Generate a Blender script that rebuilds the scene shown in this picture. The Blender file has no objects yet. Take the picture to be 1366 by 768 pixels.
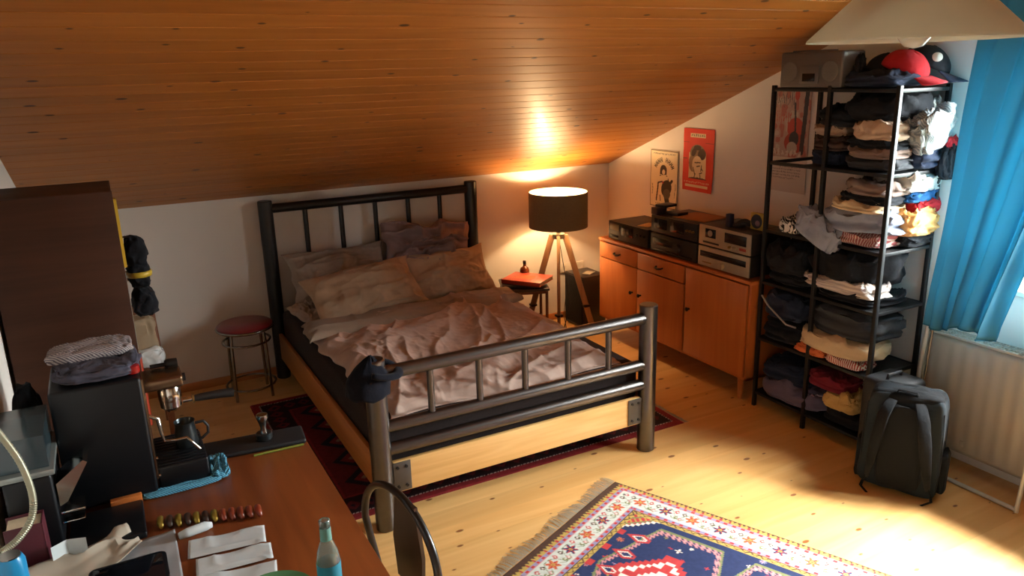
import bpy, bmesh, math, random
import numpy as np
from mathutils import Vector, Matrix, Euler

# ------------------------------------------------------------------ camera
sc = bpy.context.scene
COL = sc.collection
FPX, YAW, PIT, ROL = 1020.69, .4873, .2752, -.0263
cam_d = bpy.data.cameras.new('camera'); cam = bpy.data.objects.new('camera', cam_d); COL.objects.link(cam)
cam_d.sensor_fit = 'HORIZONTAL'; cam_d.sensor_width = 36; cam_d.lens = 36 * FPX / 1366; cam_d.clip_start = .02
_f = Vector((math.sin(YAW)*math.cos(PIT), math.cos(YAW)*math.cos(PIT), -math.sin(PIT)))
_r0 = Vector((math.cos(YAW), -math.sin(YAW), 0)); _u0 = _r0.cross(_f)
_c, _s = math.cos(ROL), math.sin(ROL)
_r = _c*_r0 + _s*_u0; _u = -_s*_r0 + _c*_u0
cam.matrix_world = Matrix(((_r.x, _u.x, -_f.x, -3.7472), (_r.y, _u.y, -_f.y, -5.2869), (_r.z, _u.z, -_f.z, 2.023), (0, 0, 0, 1)))
sc.camera = cam

# ------------------------------------------------------------------ light
SKY, GROUND = 370.0, 16.0
LAMP_W = 28.0
EXPO = 0.0
sc.view_settings.view_transform = 'Standard'; sc.view_settings.look = 'None'
sc.view_settings.exposure = EXPO; sc.view_settings.gamma = 1; sc.view_settings.use_curve_mapping = False
w = bpy.data.worlds.new('sky'); sc.world = w; w.use_nodes = True
nt = w.node_tree; bg = nt.nodes['Background']
tc = nt.nodes.new('ShaderNodeTexCoord'); sp = nt.nodes.new('ShaderNodeSeparateXYZ'); rp = nt.nodes.new('ShaderNodeValToRGB')
nt.links.new(tc.outputs['Generated'], sp.inputs[0]); nt.links.new(sp.outputs[2], rp.inputs[0])
k = GROUND/SKY
rp.color_ramp.elements[0].position = .0; rp.color_ramp.elements[0].color = (.75*k, .95*k, .8*k, 1)
rp.color_ramp.elements[1].position = .06; rp.color_ramp.elements[1].color = (.38, .405, .41, 1)
e = rp.color_ramp.elements.new(.5); e.color = (.32, .345, .35, 1)
e = rp.color_ramp.elements.new(.78); e.color = (1, 1, .97, 1)
nt.links.new(rp.outputs[0], bg.inputs[0]); bg.inputs[1].default_value = SKY
WY0, WY1, WZ0, WZ1 = -4.22, -3.06, .965, 2.22      # window opening in the gable wall
pl = bpy.data.lights.new('window_portal', 'AREA'); pl.shape = 'RECTANGLE'; pl.size = WZ1-WZ0+.1; pl.size_y = abs(WY1-WY0)+.1
pl.cycles.is_portal = True
po = bpy.data.objects.new('window_portal', pl); COL.objects.link(po)
po.location = (.36, (WY0+WY1)/2, (WZ0+WZ1)/2); po.rotation_euler = (0, math.pi/2, 0)

# ------------------------------------------------------------------ helpers
def lin(c):
    return tuple((v/12.92 if v <= .04045 else ((v+.055)/1.055)**2.4) for v in c)
def rgb(r, g, b): return lin((r/255, g/255, b/255))
MATS = {}
def nodes(m):
    return m.node_tree.nodes, m.node_tree.links
def mat(name, col, rough=.6, metal=0., var=.0, scale=20., bump=0., spec=.5, coat=0., emit=None, estr=0., trans=0., alpha=None, sheen=0.):
    if name in MATS: return MATS[name]
    m = bpy.data.materials.new(name); m.use_nodes = True; N, L = nodes(m); b = N['Principled BSDF']
    b.inputs['Base Color'].default_value = (*col, 1); b.inputs['Roughness'].default_value = rough
    b.inputs['Metallic'].default_value = metal; b.inputs['Specular IOR Level'].default_value = spec
    b.inputs['Coat Weight'].default_value = coat; b.inputs['Sheen Weight'].default_value = sheen
    if trans: b.inputs['Transmission Weight'].default_value = trans
    if emit: b.inputs['Emission Color'].default_value = (*emit, 1); b.inputs['Emission Strength'].default_value = estr
    t = N.new('ShaderNodeTexCoord'); n = N.new('ShaderNodeTexNoise'); n.inputs['Scale'].default_value = scale; n.inputs['Detail'].default_value = 5
    L.new(t.outputs['Object'], n.inputs['Vector'])
    if var:
        mx = N.new('ShaderNodeMix'); mx.data_type = 'RGBA'
        mx.inputs[6].default_value = (*[max(0, c*(1-var)) for c in col], 1); mx.inputs[7].default_value = (*[min(1, c*(1+var)) for c in col], 1)
        L.new(n.outputs['Fac'], mx.inputs[0]); L.new(mx.outputs[2], b.inputs['Base Color'])
    if bump:
        bp = N.new('ShaderNodeBump'); bp.inputs['Strength'].default_value = bump; bp.inputs['Distance'].default_value = .01
        L.new(n.outputs['Fac'], bp.inputs['Height']); L.new(bp.outputs[0], b.inputs['Normal'])
    MATS[name] = m; return m
def fabric(name, col, stripes=None, sheen=.03):
    """cloth: fine weave bump, soft colour variation, optional stripes (second colour, scale, axis)"""
    if name in MATS: return MATS[name]
    m = mat(name, col, .92, var=.18, scale=14, bump=0, spec=.2, sheen=sheen)
    N, L = nodes(m); b = N['Principled BSDF']; t = [n for n in N if n.type == 'TEX_COORD'][0]
    n = N.new('ShaderNodeTexNoise'); n.inputs['Scale'].default_value = 60; n.inputs['Detail'].default_value = 6
    L.new(t.outputs['Object'], n.inputs['Vector'])
    bp = N.new('ShaderNodeBump'); bp.inputs['Strength'].default_value = .35; bp.inputs['Distance'].default_value = .006
    L.new(n.outputs['Fac'], bp.inputs['Height']); L.new(bp.outputs[0], b.inputs['Normal'])
    if stripes:
        c2, s, ax = stripes
        wv = N.new('ShaderNodeTexWave'); wv.bands_direction = ax; wv.inputs['Scale'].default_value = s; wv.inputs['Distortion'].default_value = 1.2
        L.new(t.outputs['Object'], wv.inputs['Vector'])
        rr = N.new('ShaderNodeValToRGB'); rr.color_ramp.interpolation = 'CONSTANT'
        rr.color_ramp.elements[0].color = (*col, 1); rr.color_ramp.elements[1].position = .55; rr.color_ramp.elements[1].color = (*c2, 1)
        L.new(wv.outputs['Fac'], rr.inputs[0]); L.new(rr.outputs[0], b.inputs['Base Color'])
    return m
def wood(name, c1, c2, rough=.4, axis='X', grain=1., knots=0., knotcol=None, plank=0., plank_axis='Y', pvar=.12, coat=0., kscale=3., spec=.5, plen=0., ksize=.06):
    """long grain along axis, optional knots and tone steps between planks"""
    if name in MATS: return MATS[name]
    m = bpy.data.materials.new(name); m.use_nodes = True; N, L = nodes(m); b = N['Principled BSDF']
    b.inputs['Roughness'].default_value = rough; b.inputs['Coat Weight'].default_value = coat; b.inputs['Coat Roughness'].default_value = .2
    b.inputs['Specular IOR Level'].default_value = spec
    t = N.new('ShaderNodeTexCoord'); mp = N.new('ShaderNodeMapping')
    L.new(t.outputs['Object'], mp.inputs[0])
    sc_ = {'X': (.6, 9, 9), 'Y': (9, .6, 9), 'Z': (9, 9, .6)}[axis]
    mp.inputs['Scale'].default_value = [v*grain for v in sc_]
    vec = mp.outputs[0]
    def math_(op, a, bb=None, cl=False):
        q = N.new('ShaderNodeMath'); q.operation = op; q.use_clamp = cl
        for i, v in enumerate((a, bb)):
            if v is None: continue
            if isinstance(v, (int, float)): q.inputs[i].default_value = v
            else: L.new(v, q.inputs[i])
        return q.outputs[0]
    rnd = None
    if plank:
        se = N.new('ShaderNodeSeparateXYZ'); L.new(t.outputs['Object'], se.inputs[0])
        idx = math_('FLOOR', math_('DIVIDE', se.outputs['XYZ'.index(plank_axis)], plank))
        if plen:
            off = N.new('ShaderNodeTexWhiteNoise'); off.noise_dimensions = '1D'; L.new(idx, off.inputs['W'])
            run = math_('FLOOR', math_('ADD', math_('DIVIDE', se.outputs['XYZ'.index(axis)], plen), math_('MULTIPLY', off.outputs[0], 7.)))
            idx = math_('ADD', math_('MULTIPLY', idx, 17.3), run)
        wn = N.new('ShaderNodeTexWhiteNoise'); wn.noise_dimensions = '1D'; L.new(idx, wn.inputs['W']); rnd = wn.outputs[0]
        ad = N.new('ShaderNodeVectorMath'); ad.operation = 'ADD'; L.new(mp.outputs[0], ad.inputs[0]); 
        cb = N.new('ShaderNodeCombineXYZ'); o2 = math_('MULTIPLY', rnd, 40.)
        for i in range(3): L.new(o2, cb.inputs[i])
        L.new(cb.outputs[0], ad.inputs[1]); vec = ad.outputs[0]
    n = N.new('ShaderNodeTexNoise'); n.inputs['Scale'].default_value = 2.4; n.inputs['Detail'].default_value = 7; n.inputs['Distortion'].default_value = .8
    L.new(vec, n.inputs['Vector'])
    rr = N.new('ShaderNodeValToRGB'); rr.color_ramp.elements[0].position = .3; rr.color_ramp.elements[1].position = .7
    rr.color_ramp.elements[0].color = (*c1, 1); rr.color_ramp.elements[1].color = (*c2, 1)
    L.new(n.outputs['Fac'], rr.inputs[0]); out = rr.outputs[0]
    if rnd is not None:
        hv = N.new('ShaderNodeHueSaturation'); L.new(out, hv.inputs['Color'])
        L.new(math_('ADD', math_('MULTIPLY', rnd, 2*pvar), 1-pvar), hv.inputs['Value']); out = hv.outputs[0]
    if knots:
        m2 = N.new('ShaderNodeMapping'); L.new(t.outputs['Object'], m2.inputs[0])
        m2.inputs['Scale'].default_value = {'X': (.6, 1.25, 1.25), 'Y': (1.25, .6, 1.25), 'Z': (1.25, 1.25, .6)}[axis]
        vo = N.new('ShaderNodeTexVoronoi'); vo.voronoi_dimensions = '2D'; vo.inputs['Scale'].default_value = kscale; vo.inputs['Randomness'].default_value = 1
        nw = N.new('ShaderNodeTexNoise'); nw.inputs['Scale'].default_value = 14
        L.new(t.outputs['Object'], nw.inputs['Vector'])
        L.new(m2.outputs[0], vo.inputs['Vector'])
        s2 = N.new('ShaderNodeSeparateColor'); L.new(vo.outputs['Color'], s2.inputs[0])
        size = math_('MULTIPLY', s2.outputs[0], ksize*knots)
        d = math_('SUBTRACT', math_('ADD', vo.outputs['Distance'], math_('MULTIPLY', nw.outputs['Fac'], .03)), math_('ADD', size, .012))
        f = math_('SUBTRACT', 1., math_('MULTIPLY', d, 35.), True)
        keep = math_('GREATER_THAN', s2.outputs[1], .3)
        f = math_('MULTIPLY', math_('MULTIPLY', f, keep), .95)
        mx = N.new('ShaderNodeMix'); mx.data_type = 'RGBA'; L.new(f, mx.inputs[0]); L.new(out, mx.inputs[6]); mx.inputs[7].default_value = (*knotcol, 1)
        out = mx.outputs[2]
    L.new(out, b.inputs['Base Color'])
    bp = N.new('ShaderNodeBump'); bp.inputs['Strength'].default_value = .08; bp.inputs['Distance'].default_value = .003
    L.new(n.outputs['Fac'], bp.inputs['Height']); L.new(bp.outputs[0], b.inputs['Normal'])
    MATS[name] = m; return m
def vcol_mat(name, rough=.9, bump=.3):
    if name in MATS: return MATS[name]
    m = bpy.data.materials.new(name); m.use_nodes = True; N, L = nodes(m); b = N['Principled BSDF']
    v = N.new('ShaderNodeVertexColor'); v.layer_name = 'Col'; L.new(v.outputs[0], b.inputs['Base Color']); b.inputs['Roughness'].default_value = rough
    b.inputs['Specular IOR Level'].default_value = .2
    n = N.new('ShaderNodeTexNoise'); n.inputs['Scale'].default_value = 250
    bp = N.new('ShaderNodeBump'); bp.inputs['Strength'].default_value = bump; bp.inputs['Distance'].default_value = .003
    L.new(n.outputs['Fac'], bp.inputs['Height']); L.new(bp.outputs[0], b.inputs['Normal'])
    MATS[name] = m; return m

class G:
    """collects shapes into one bmesh"""
    def __init__(s): s.b = bmesh.new()
    def box(s, c, d, rot=None, bev=.003, seg=2, mi=0):
        M = Matrix.Translation(c) @ (Euler(rot).to_matrix().to_4x4() if rot else Matrix()) @ Matrix.Diagonal((*d, 1))
        t = bmesh.new(); bmesh.ops.create_cube(t, size=1, matrix=M)
        if bev: bmesh.ops.bevel(t, geom=t.edges[:], offset=min(bev, min(d)*.45), segments=seg, affect='EDGES', profile=.5)
        for f in t.faces: f.material_index = mi
        s._add(t); return s
    def bb(s, x0, x1, y0, y1, z0, z1, bev=.003, mi=0, seg=2):
        return s.box(((x0+x1)/2, (y0+y1)/2, (z0+z1)/2), (abs(x1-x0), abs(y1-y0), abs(z1-z0)), None, bev, seg, mi)
    def _add(s, t):
        me = bpy.data.meshes.new('tmp'); t.to_mesh(me); t.free(); s.b.from_mesh(me); bpy.data.meshes.remove(me)
    def cyl(s, p0, p1, r0, r1=None, n=24, bev=.0, mi=0):
        r1 = r0 if r1 is None else r1
        p0, p1 = Vector(p0), Vector(p1); d = p1-p0; l = d.length; q = d.to_track_quat('Z', 'Y').to_matrix().to_4x4()
        b_ = min(bev, l*.45, r0*.9, r1*.9) if bev else 0
        pr = [(0, 0), (r0-b_, 0)] + ([(r0, b_)] if b_ else []) + ([(r1, l-b_)] if b_ else [(r1, l)]) + ([(r1-b_, l)] if b_ else []) + [(0, l)]
        return s.lathe(pr, None, n, mi, Matrix.Translation(p0) @ q)
    def lathe(s, pr, c=None, n=32, mi=0, M=None):
        M = M or Matrix.Translation(c or (0, 0, 0)); b = s.b; rings = []
        for r, z in pr:
            if r < 1e-6: rings.append([b.verts.new(M @ Vector((0, 0, z)))])
            else: rings.append([b.verts.new(M @ Vector((r*math.cos(2*math.pi*i/n), r*math.sin(2*math.pi*i/n), z))) for i in range(n)])
        for a, c_ in zip(rings, rings[1:]):
            for i in range(n):
                j = (i+1) % n
                if len(a) == 1 and len(c_) == 1: continue
                if len(a) == 1: f = b.faces.new((a[0], c_[j], c_[i]))
                elif len(c_) == 1: f = b.faces.new((a[i], a[j], c_[0]))
                else: f = b.faces.new((a[i], a[j], c_[j], c_[i]))
                f.material_index = mi
        return s
    def tube(s, pts, r, n=10, mi=0, closed=False, flat=1.):
        P = [Vector(p) for p in pts]; m = len(P); b = s.b
        R = r if isinstance(r, (list, tuple)) else [r]*m
        T = []
        for i in range(m):
            a = P[(i-1) % m] if (closed or i > 0) else P[i]; c = P[(i+1) % m] if (closed or i < m-1) else P[i]
            T.append((c-a).normalized())
        up = Vector((0, 0, 1)) if abs(T[0].z) < .9 else Vector((1, 0, 0))
        u = T[0].cross(up).normalized(); rings = []
        for i in range(m):
            u = (u - T[i]*u.dot(T[i])).normalized(); v = T[i].cross(u)
            rings.append([b.verts.new(P[i] + u*R[i]*math.cos(2*math.pi*k/n) + v*R[i]*flat*math.sin(2*math.pi*k/n)) for k in range(n)])
        for i in range(m if closed else m-1):
            a, c = rings[i], rings[(i+1) % m]
            for k in range(n): b.faces.new((a[k], a[(k+1) % n], c[(k+1) % n], c[k])).material_index = mi
        if not closed:
            b.faces.new(rings[0][::-1]).material_index = mi; b.faces.new(rings[-1]).material_index = mi
        return s
    def prism(s, poly, z0, z1, M=None, mi=0):
        """poly (x,y) extruded z0..z1, optional matrix"""
        M = M or Matrix(); b = s.b
        a = [b.verts.new(M @ Vector((x, y, z0))) for x, y in poly]; c = [b.verts.new(M @ Vector((x, y, z1))) for x, y in poly]
        b.faces.new(a[::-1]).material_index = mi; b.faces.new(c).material_index = mi
        for i in range(len(a)):
            j = (i+1) % len(a); b.faces.new((a[i], a[j], c[j], c[i])).material_index = mi
        return s
    def surf(s, X, closed_u=False, mi=0):
        """X: array (nu, nv, 3)"""
        b = s.b; nu, nv = X.shape[:2]
        V = [[b.verts.new(X[i, j]) for j in range(nv)] for i in range(nu)]
        for i in range(nu if closed_u else nu-1):
            for j in range(nv-1):
                b.faces.new((V[i][j], V[(i+1) % nu][j], V[(i+1) % nu][j+1], V[i][j+1])).material_index = mi
        return s
ROOTM = {}
def tag(o, label=None, cat=None, group=None, kind=None):
    if label: o['label'] = label
    if cat: o['category'] = cat
    if group: o['group'] = group
    if kind: o['kind'] = kind
    return o
def obj(name, g, m, parent=None, world=True, smooth=40, solid=0., subsurf=0):
    b = g.b; bmesh.ops.recalc_face_normals(b, faces=b.faces[:])
    me = bpy.data.meshes.new(name)
    if parent is not None and world and parent.name in ROOTM:
        b.transform(ROOTM[parent.name].inverted())
    b.to_mesh(me); b.free()
    for x in (m if isinstance(m, (list, tuple)) else [m]): me.materials.append(x)
    o = bpy.data.objects.new(name, me); COL.objects.link(o)
    if parent is not None:
        o.parent = parent
        if parent.name in ROOTM: ROOTM[o.name] = ROOTM[parent.name]
    if smooth:
        me.polygons.foreach_set('use_smooth', [True]*len(me.polygons))
        me.set_sharp_from_angle(angle=math.radians(smooth))
    if solid:
        md = o.modifiers.new('thickness', 'SOLIDIFY'); md.thickness = solid; md.offset = -1
    if subsurf:
        md = o.modifiers.new('smooth', 'SUBSURF'); md.levels = subsurf; md.render_levels = subsurf
    return o
def thing(name, loc, label, cat, group=None, rot=0.):
    o = bpy.data.objects.new(name, None); COL.objects.link(o); o.location = loc; o.rotation_euler = (0, 0, rot); o.empty_display_size = .1
    ROOTM[o.name] = Matrix.Translation(loc) @ Matrix.Rotation(rot, 4, 'Z')
    return tag(o, label, cat, group)
def dup(root, loc, label=None, group=None, rot=None):
    r = root.copy(); COL.objects.link(r); r.location = loc
    if rot is not None: r.rotation_euler = (0, 0, rot)
    if label: r['label'] = label
    if group: r['group'] = group
    for ch in list(root.children):
        c = ch.copy(); COL.objects.link(c); c.parent = r
        for g_ in ch.children:
            d = g_.copy(); COL.objects.link(d); d.parent = c
    return r
def arc(c, r, a0, a1, n, f):
    return [f(c, r, math.radians(a0+(a1-a0)*i/n)) for i in range(n+1)]

# numpy value noise
_rs = np.random.RandomState(3); _T = _rs.rand(64, 64, 64)
def noise3(x, y, z):
    x, y, z = np.broadcast_arrays(np.asarray(x, float), np.asarray(y, float), np.asarray(z, float))
    xi, yi, zi = np.floor(x).astype(int), np.floor(y).astype(int), np.floor(z).astype(int)
    fx, fy, fz = x-xi, y-yi, z-zi
    fx, fy, fz = [t*t*t*(t*(t*6-15)+10) for t in (fx, fy, fz)]
    r = 0
    for a in (0, 1):
        for b in (0, 1):
            for c in (0, 1):
                wgt = (fx if a else 1-fx)*(fy if b else 1-fy)*(fz if c else 1-fz)
                r = r + wgt*_T[(xi+a) % 64, (yi+b) % 64, (zi+c) % 64]
    return r*2-1
def fbm(x, y, z, o=4):
    r = 0; a = 1.
    for i in range(o): r = r + a*noise3(x*2**i+i*7.3, y*2**i+3.1*i, z*2**i); a *= .5
    return r
def ridge(x, y, z): return (1-np.abs(noise3(x, y, z)))**3

def structure(o): o['kind'] = 'structure'; return o

# ------------------------------------------------------------------ setting
wallm = mat('plaster_white', rgb(222, 214, 204), .85, var=.03, scale=6, bump=.06)
floorm = wood('pine_floor', rgb(222, 168, 98), rgb(238, 192, 124), .38, 'X', .55, 1., rgb(124, 66, 24), .14, 'Y', .05, kscale=5.4, plen=0, coat=.15, ksize=.06)
ceilm = wood('pine_ceiling', rgb(160, 98, 40), rgb(178, 114, 50), .46, 'X', .8, 1.2, rgb(60, 28, 12), .1, 'Y', .09, coat=.04, kscale=5., ksize=.05, spec=.35)
skirtm = wood('skirting_pine', rgb(176, 110, 58), rgb(196, 130, 74), .4, 'X')
H, TH = 1.2674, .381
XL, XR, YB, YR = -4.14, 0., -7.6, -5.6
structure(obj('floor', G().bb(XL-.1, XR+.35, YB-.1, .1, -.1, 0, 0), floorm, smooth=0))
def wallbox(name, *bs):
    g = G()
    for b in bs: g.bb(*b, 0)
    return structure(obj(name, g, wallm, smooth=0))
wallbox('wall_back', (XL-.1, XR+.32, 0, .1, 0, H+.05))
wallbox('wall_left', (XL-.1, XL, YB, .1, 0, 3.7))
wallbox('wall_front', (XL-.1, XR+.32, YB-.1, YB, 0, 3.7))
wallbox('wall_right', (0, .3, WY1, .1, 0, 3.7), (0, .3, YB, WY0, 0, 3.7), (0, .3, WY0, WY1, 0, WZ0), (0, .3, WY0, WY1, WZ1, 3.7))
def ceiling(name, length, loc, rot):
    g = G(); b = g.b; n = int(math.ceil(length/.1)); wd = XR-XL+.36
    for i in range(n):      # tongue and groove boards with a V groove between them
        s0, s1 = i*.1, (i+1)*.1
        pr = [(s0, .012), (s0+.0035, .012), (s0+.005, 0), (s1-.0015, 0), (s1, .0015), (s1, .012)]
        A = [b.verts.new((0, y, z)) for y, z in pr]; B = [b.verts.new((wd, y, z)) for y, z in pr]
        for q in range(len(pr)-1): b.faces.new((A[q], A[q+1], B[q+1], B[q]))
    g.bb(0, wd, 0, n*.1, .012, .06, 0)
    o = obj(name, g, ceilm, smooth=0); o.location = loc; o.rotation_euler = rot
    return structure(o)
o = ceiling('ceiling', abs(YR)/math.cos(TH)+.05, (XL-.02, .02, H-.008), (0, 0, 0))
# board run goes from the knee wall up towards the ridge (local y -> world -y, up)
o.matrix_world = Matrix.Translation((XR+.34, .0, H)) @ Matrix.Rotation(math.pi, 4, 'Z') @ Matrix.Rotation(TH, 4, 'X')
zr = H+abs(YR)*math.tan(TH)
o = ceiling('ceiling', (abs(YB)-abs(YR))/math.cos(TH)+.1, (0, 0, 0), (0, 0, 0))
o.matrix_world = Matrix.Translation((XR+.34, YR, zr)) @ Matrix.Rotation(math.pi, 4, 'Z') @ Matrix.Rotation(-TH, 4, 'X')
structure(obj('baseboard_back', G().bb(XL, XR, -.016, 0, 0, .055, .004), skirtm))
structure(obj('baseboard_right', G().bb(-.016, 0, -2.95, -.016, 0, .055, .004), skirtm))
# window: frame, sashes, panes, sill
wf = mat('white_gloss_frame', rgb(228, 230, 228), .35, spec=.5, var=.02)
g = G(); fx0, fx1 = .17, .24; t_ = .06
g.bb(fx0, fx1, WY0, WY1, WZ0, WZ0+t_, .005); g.bb(fx0, fx1, WY0, WY1, WZ1-t_, WZ1, .005)
for yy in (WY0, WY1-t_, (WY0+WY1)/2-t_/2): g.bb(fx0, fx1, yy, yy+t_, WZ0, WZ1, .005)
win = structure(obj('window_1', g, wf))
gl = bpy.data.materials.new('clear_pane'); gl.use_nodes = True; N, L = nodes(gl)
tr = N.new('ShaderNodeBsdfTransparent'); gs_ = N.new('ShaderNodeBsdfGlossy'); gs_.inputs['Roughness'].default_value = .0; fz = N.new('ShaderNodeLayerWeight'); fz.inputs[0].default_value = .12
mz = N.new('ShaderNodeMixShader'); L.new(fz.outputs['Fresnel'], mz.inputs[0]); L.new(tr.outputs[0], mz.inputs[1]); L.new(gs_.outputs[0], mz.inputs[2])
L.new(mz.outputs[0], [n for n in N if n.type == 'OUTPUT_MATERIAL'][0].inputs[0])
structure(obj('window_pane', G().bb(.2, .204, WY0+.03, WY1-.03, WZ0+.03, WZ1-.03, 0), gl, win, smooth=0))
structure(obj('window_handle', G().box((.155, (WY0+WY1)/2, 1.55), (.02, .02, .12), None, .004), mat('steel', (.6, .6, .6), .3, 1.), win))
structure(obj('window_sill', G().bb(-.02, .17, WY0-.03, WY1+.03, WZ0-.025, WZ0+.002, .006), mat('white_sill', rgb(232, 232, 226), .4, var=.02), win))

# ------------------------------------------------------------------ bed
BX0, BX1, BYH, BYF = -2.824, -1.324, -.087, -2.2385
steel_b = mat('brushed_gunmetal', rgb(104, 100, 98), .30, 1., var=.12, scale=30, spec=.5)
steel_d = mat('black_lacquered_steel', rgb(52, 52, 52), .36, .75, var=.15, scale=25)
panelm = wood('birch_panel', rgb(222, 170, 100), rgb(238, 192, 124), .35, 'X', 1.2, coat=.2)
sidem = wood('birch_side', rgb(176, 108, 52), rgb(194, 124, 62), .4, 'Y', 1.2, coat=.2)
bed = thing('double_bed', ((BX0+BX1)/2, (BYH+BYF)/2, 0), 'double bed with dark steel tube frame and pale birch boards on the red rug', 'bed')
for x in (BX0, BX1):
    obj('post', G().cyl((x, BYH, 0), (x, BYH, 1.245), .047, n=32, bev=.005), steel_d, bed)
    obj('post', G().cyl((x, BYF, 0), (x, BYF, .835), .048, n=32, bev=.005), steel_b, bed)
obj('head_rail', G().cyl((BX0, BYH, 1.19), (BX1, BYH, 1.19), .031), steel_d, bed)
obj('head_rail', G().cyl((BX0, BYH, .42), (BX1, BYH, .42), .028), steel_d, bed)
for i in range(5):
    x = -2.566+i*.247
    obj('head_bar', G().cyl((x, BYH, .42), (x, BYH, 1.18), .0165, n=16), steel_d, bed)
    obj('foot_bar', G().cyl((x, BYF, .5), (x, BYF, .75), .0165, n=16), steel_b, bed)
for z, r in ((.762, .032), (.503, .030), (.392, .030)):
    obj('foot_rail', G().cyl((BX0, BYF, z), (BX1, BYF, z), r), steel_b, bed)
obj('foot_board', G().bb(BX0+.05, BX1-.05, BYF-.012, BYF+.014, .168, .325, .004), panelm, bed)
for s in (1, -1):
    x0 = (BX0 if s > 0 else BX1)+s*.047
    o = obj('corner_plate', G().bb(x0, x0+s*.085, BYF-.018, BYF-.0125, .175, .322, .002), mat('grey_plate', rgb(96, 92, 88), .45, .8, var=.1), bed)
    for dx in (.02, .062):
        for z in (.2, .297): obj('bolt', G().cyl((x0+s*dx, BYF-.018, z), (x0+s*dx, BYF-.024, z), .0075, n=10), steel_d, o)
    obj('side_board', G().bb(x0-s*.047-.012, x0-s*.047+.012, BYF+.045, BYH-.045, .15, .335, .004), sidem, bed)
slat = wood('slats', rgb(200, 160, 110), rgb(216, 178, 128), .6, 'X')
g = G()
for i in range(14): g.bb(BX0+.015, BX1-.015, BYF+.10+i*.148, BYF+.17+i*.148, .268, .284, .003)
obj('slatted_base', g, slat, bed)
g = G(); g.tube([(-2.4, -1.2, .3), (-2.4, -1.2, .0)], .03); g.tube([(-1.75, -1.2, .3), (-1.75, -1.2, .0)], .03)
obj('support_foot', g, panelm, bed)
mattm = fabric('mattress_charcoal', rgb(46, 36, 33))
matt = obj('mattress', G().bb(BX0+.02, BX1-.02, BYF+.045, BYH-.05, .286, .5, .035, seg=4), mattm)
tag(matt, 'dark charcoal mattress lying in the steel bed frame under the rumpled duvet', 'mattress')

# duvet
duvm = fabric('duvet_taupe', rgb(186, 158, 142), sheen=.06)
def wr(x, y):
    a = math.radians(38); u = x*math.cos(a)+y*math.sin(a); v = -x*math.sin(a)+y*math.cos(a)
    wx = .18*noise3(x*2.1, y*2.1, 4.); wy = .18*noise3(x*2.1+9, y*2.1, 7.)
    h = .030*ridge((u+wx)*1.8, (v+wy)*6.5, 1.) + .016*ridge((x*.9+y*.3+wx)*7, (y+wy)*3., 5.)
    a = math.radians(-20); u2 = x*math.cos(a)+y*math.sin(a); v2 = -x*math.sin(a)+y*math.cos(a)
    h = h + .020*ridge((u2-wy)*8, (v2+wx)*2.2, 11.) + .007*ridge((x+wx)*15, (y+wy)*13, 17.) + .022*noise3(x*3, y*3, 2.) + .003*noise3(x*38, y*38, 9)
    return h
n_, m_ = 200, 210
U, V = np.meshgrid(np.linspace(0, 1, n_), np.linspace(0, 1, m_), indexing='ij')
xl = -2.80+.07*V+.012*np.sin(V*17)+.01*np.sin(V*41); xr = -1.375-.08*V**2+.015*np.sin(V*13+1)
X = xl+(xr-xl)*U; Y = -.74-(1.435)*V+.03*np.sin(U*9)*V
edge = np.minimum(np.minimum(U, 1-U)*1.44, (1-V)*1.44)
puff = 1-np.exp(-edge/.05)
Z = .508+puff*(.035+wr(X, Y))-.0*X
# foot end tucks down behind the rails
Z = np.where(V > .965, Z-(V-.965)*1.3, Z); Z = np.maximum(Z, .505)
# right edge hangs over the mattress side a little
duv = obj('duvet', G().surf(np.stack([X, Y, Z], -1)), duvm, None, smooth=180, solid=.012)
tag(duv, 'rumpled taupe duvet spread over the bed with its upper edge turned back', 'duvet')
n2, m2 = 170, 60
U, V = np.meshgrid(np.linspace(0, 1, n2), np.linspace(0, 1, m2), indexing='ij')
ang = V*math.pi*1.0
lo = -1.06+.07*U+.035*np.sin(U*6)+.012*np.sin(U*19); hi = -.70+.0*U+.012*np.sin(U*11)
X = -2.82+(1.45)*U-.04*(V-.5); Yc = hi+(lo-hi)*V
X = X+.01*np.sin(V*9)
e2 = np.minimum(np.minimum(U, 1-U)*1.45, np.minimum(V, 1-V)*.36)
Zc = .545+.045*(1-np.exp(-e2/.03))+.012*ridge(X*1.5+.2*noise3(X*3, Yc*3, 1.), Yc*14, 3.)+.018*noise3(X*4, Yc*6, 8.)+.01*ridge(X*9, Yc*5, 13.)
foldo = obj('turned_back_edge', G().surf(np.stack([X, Yc, Zc], -1)), fabric('duvet_underside', rgb(150, 130, 112), sheen=.06), duv, smooth=180, solid=.01)

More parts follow.
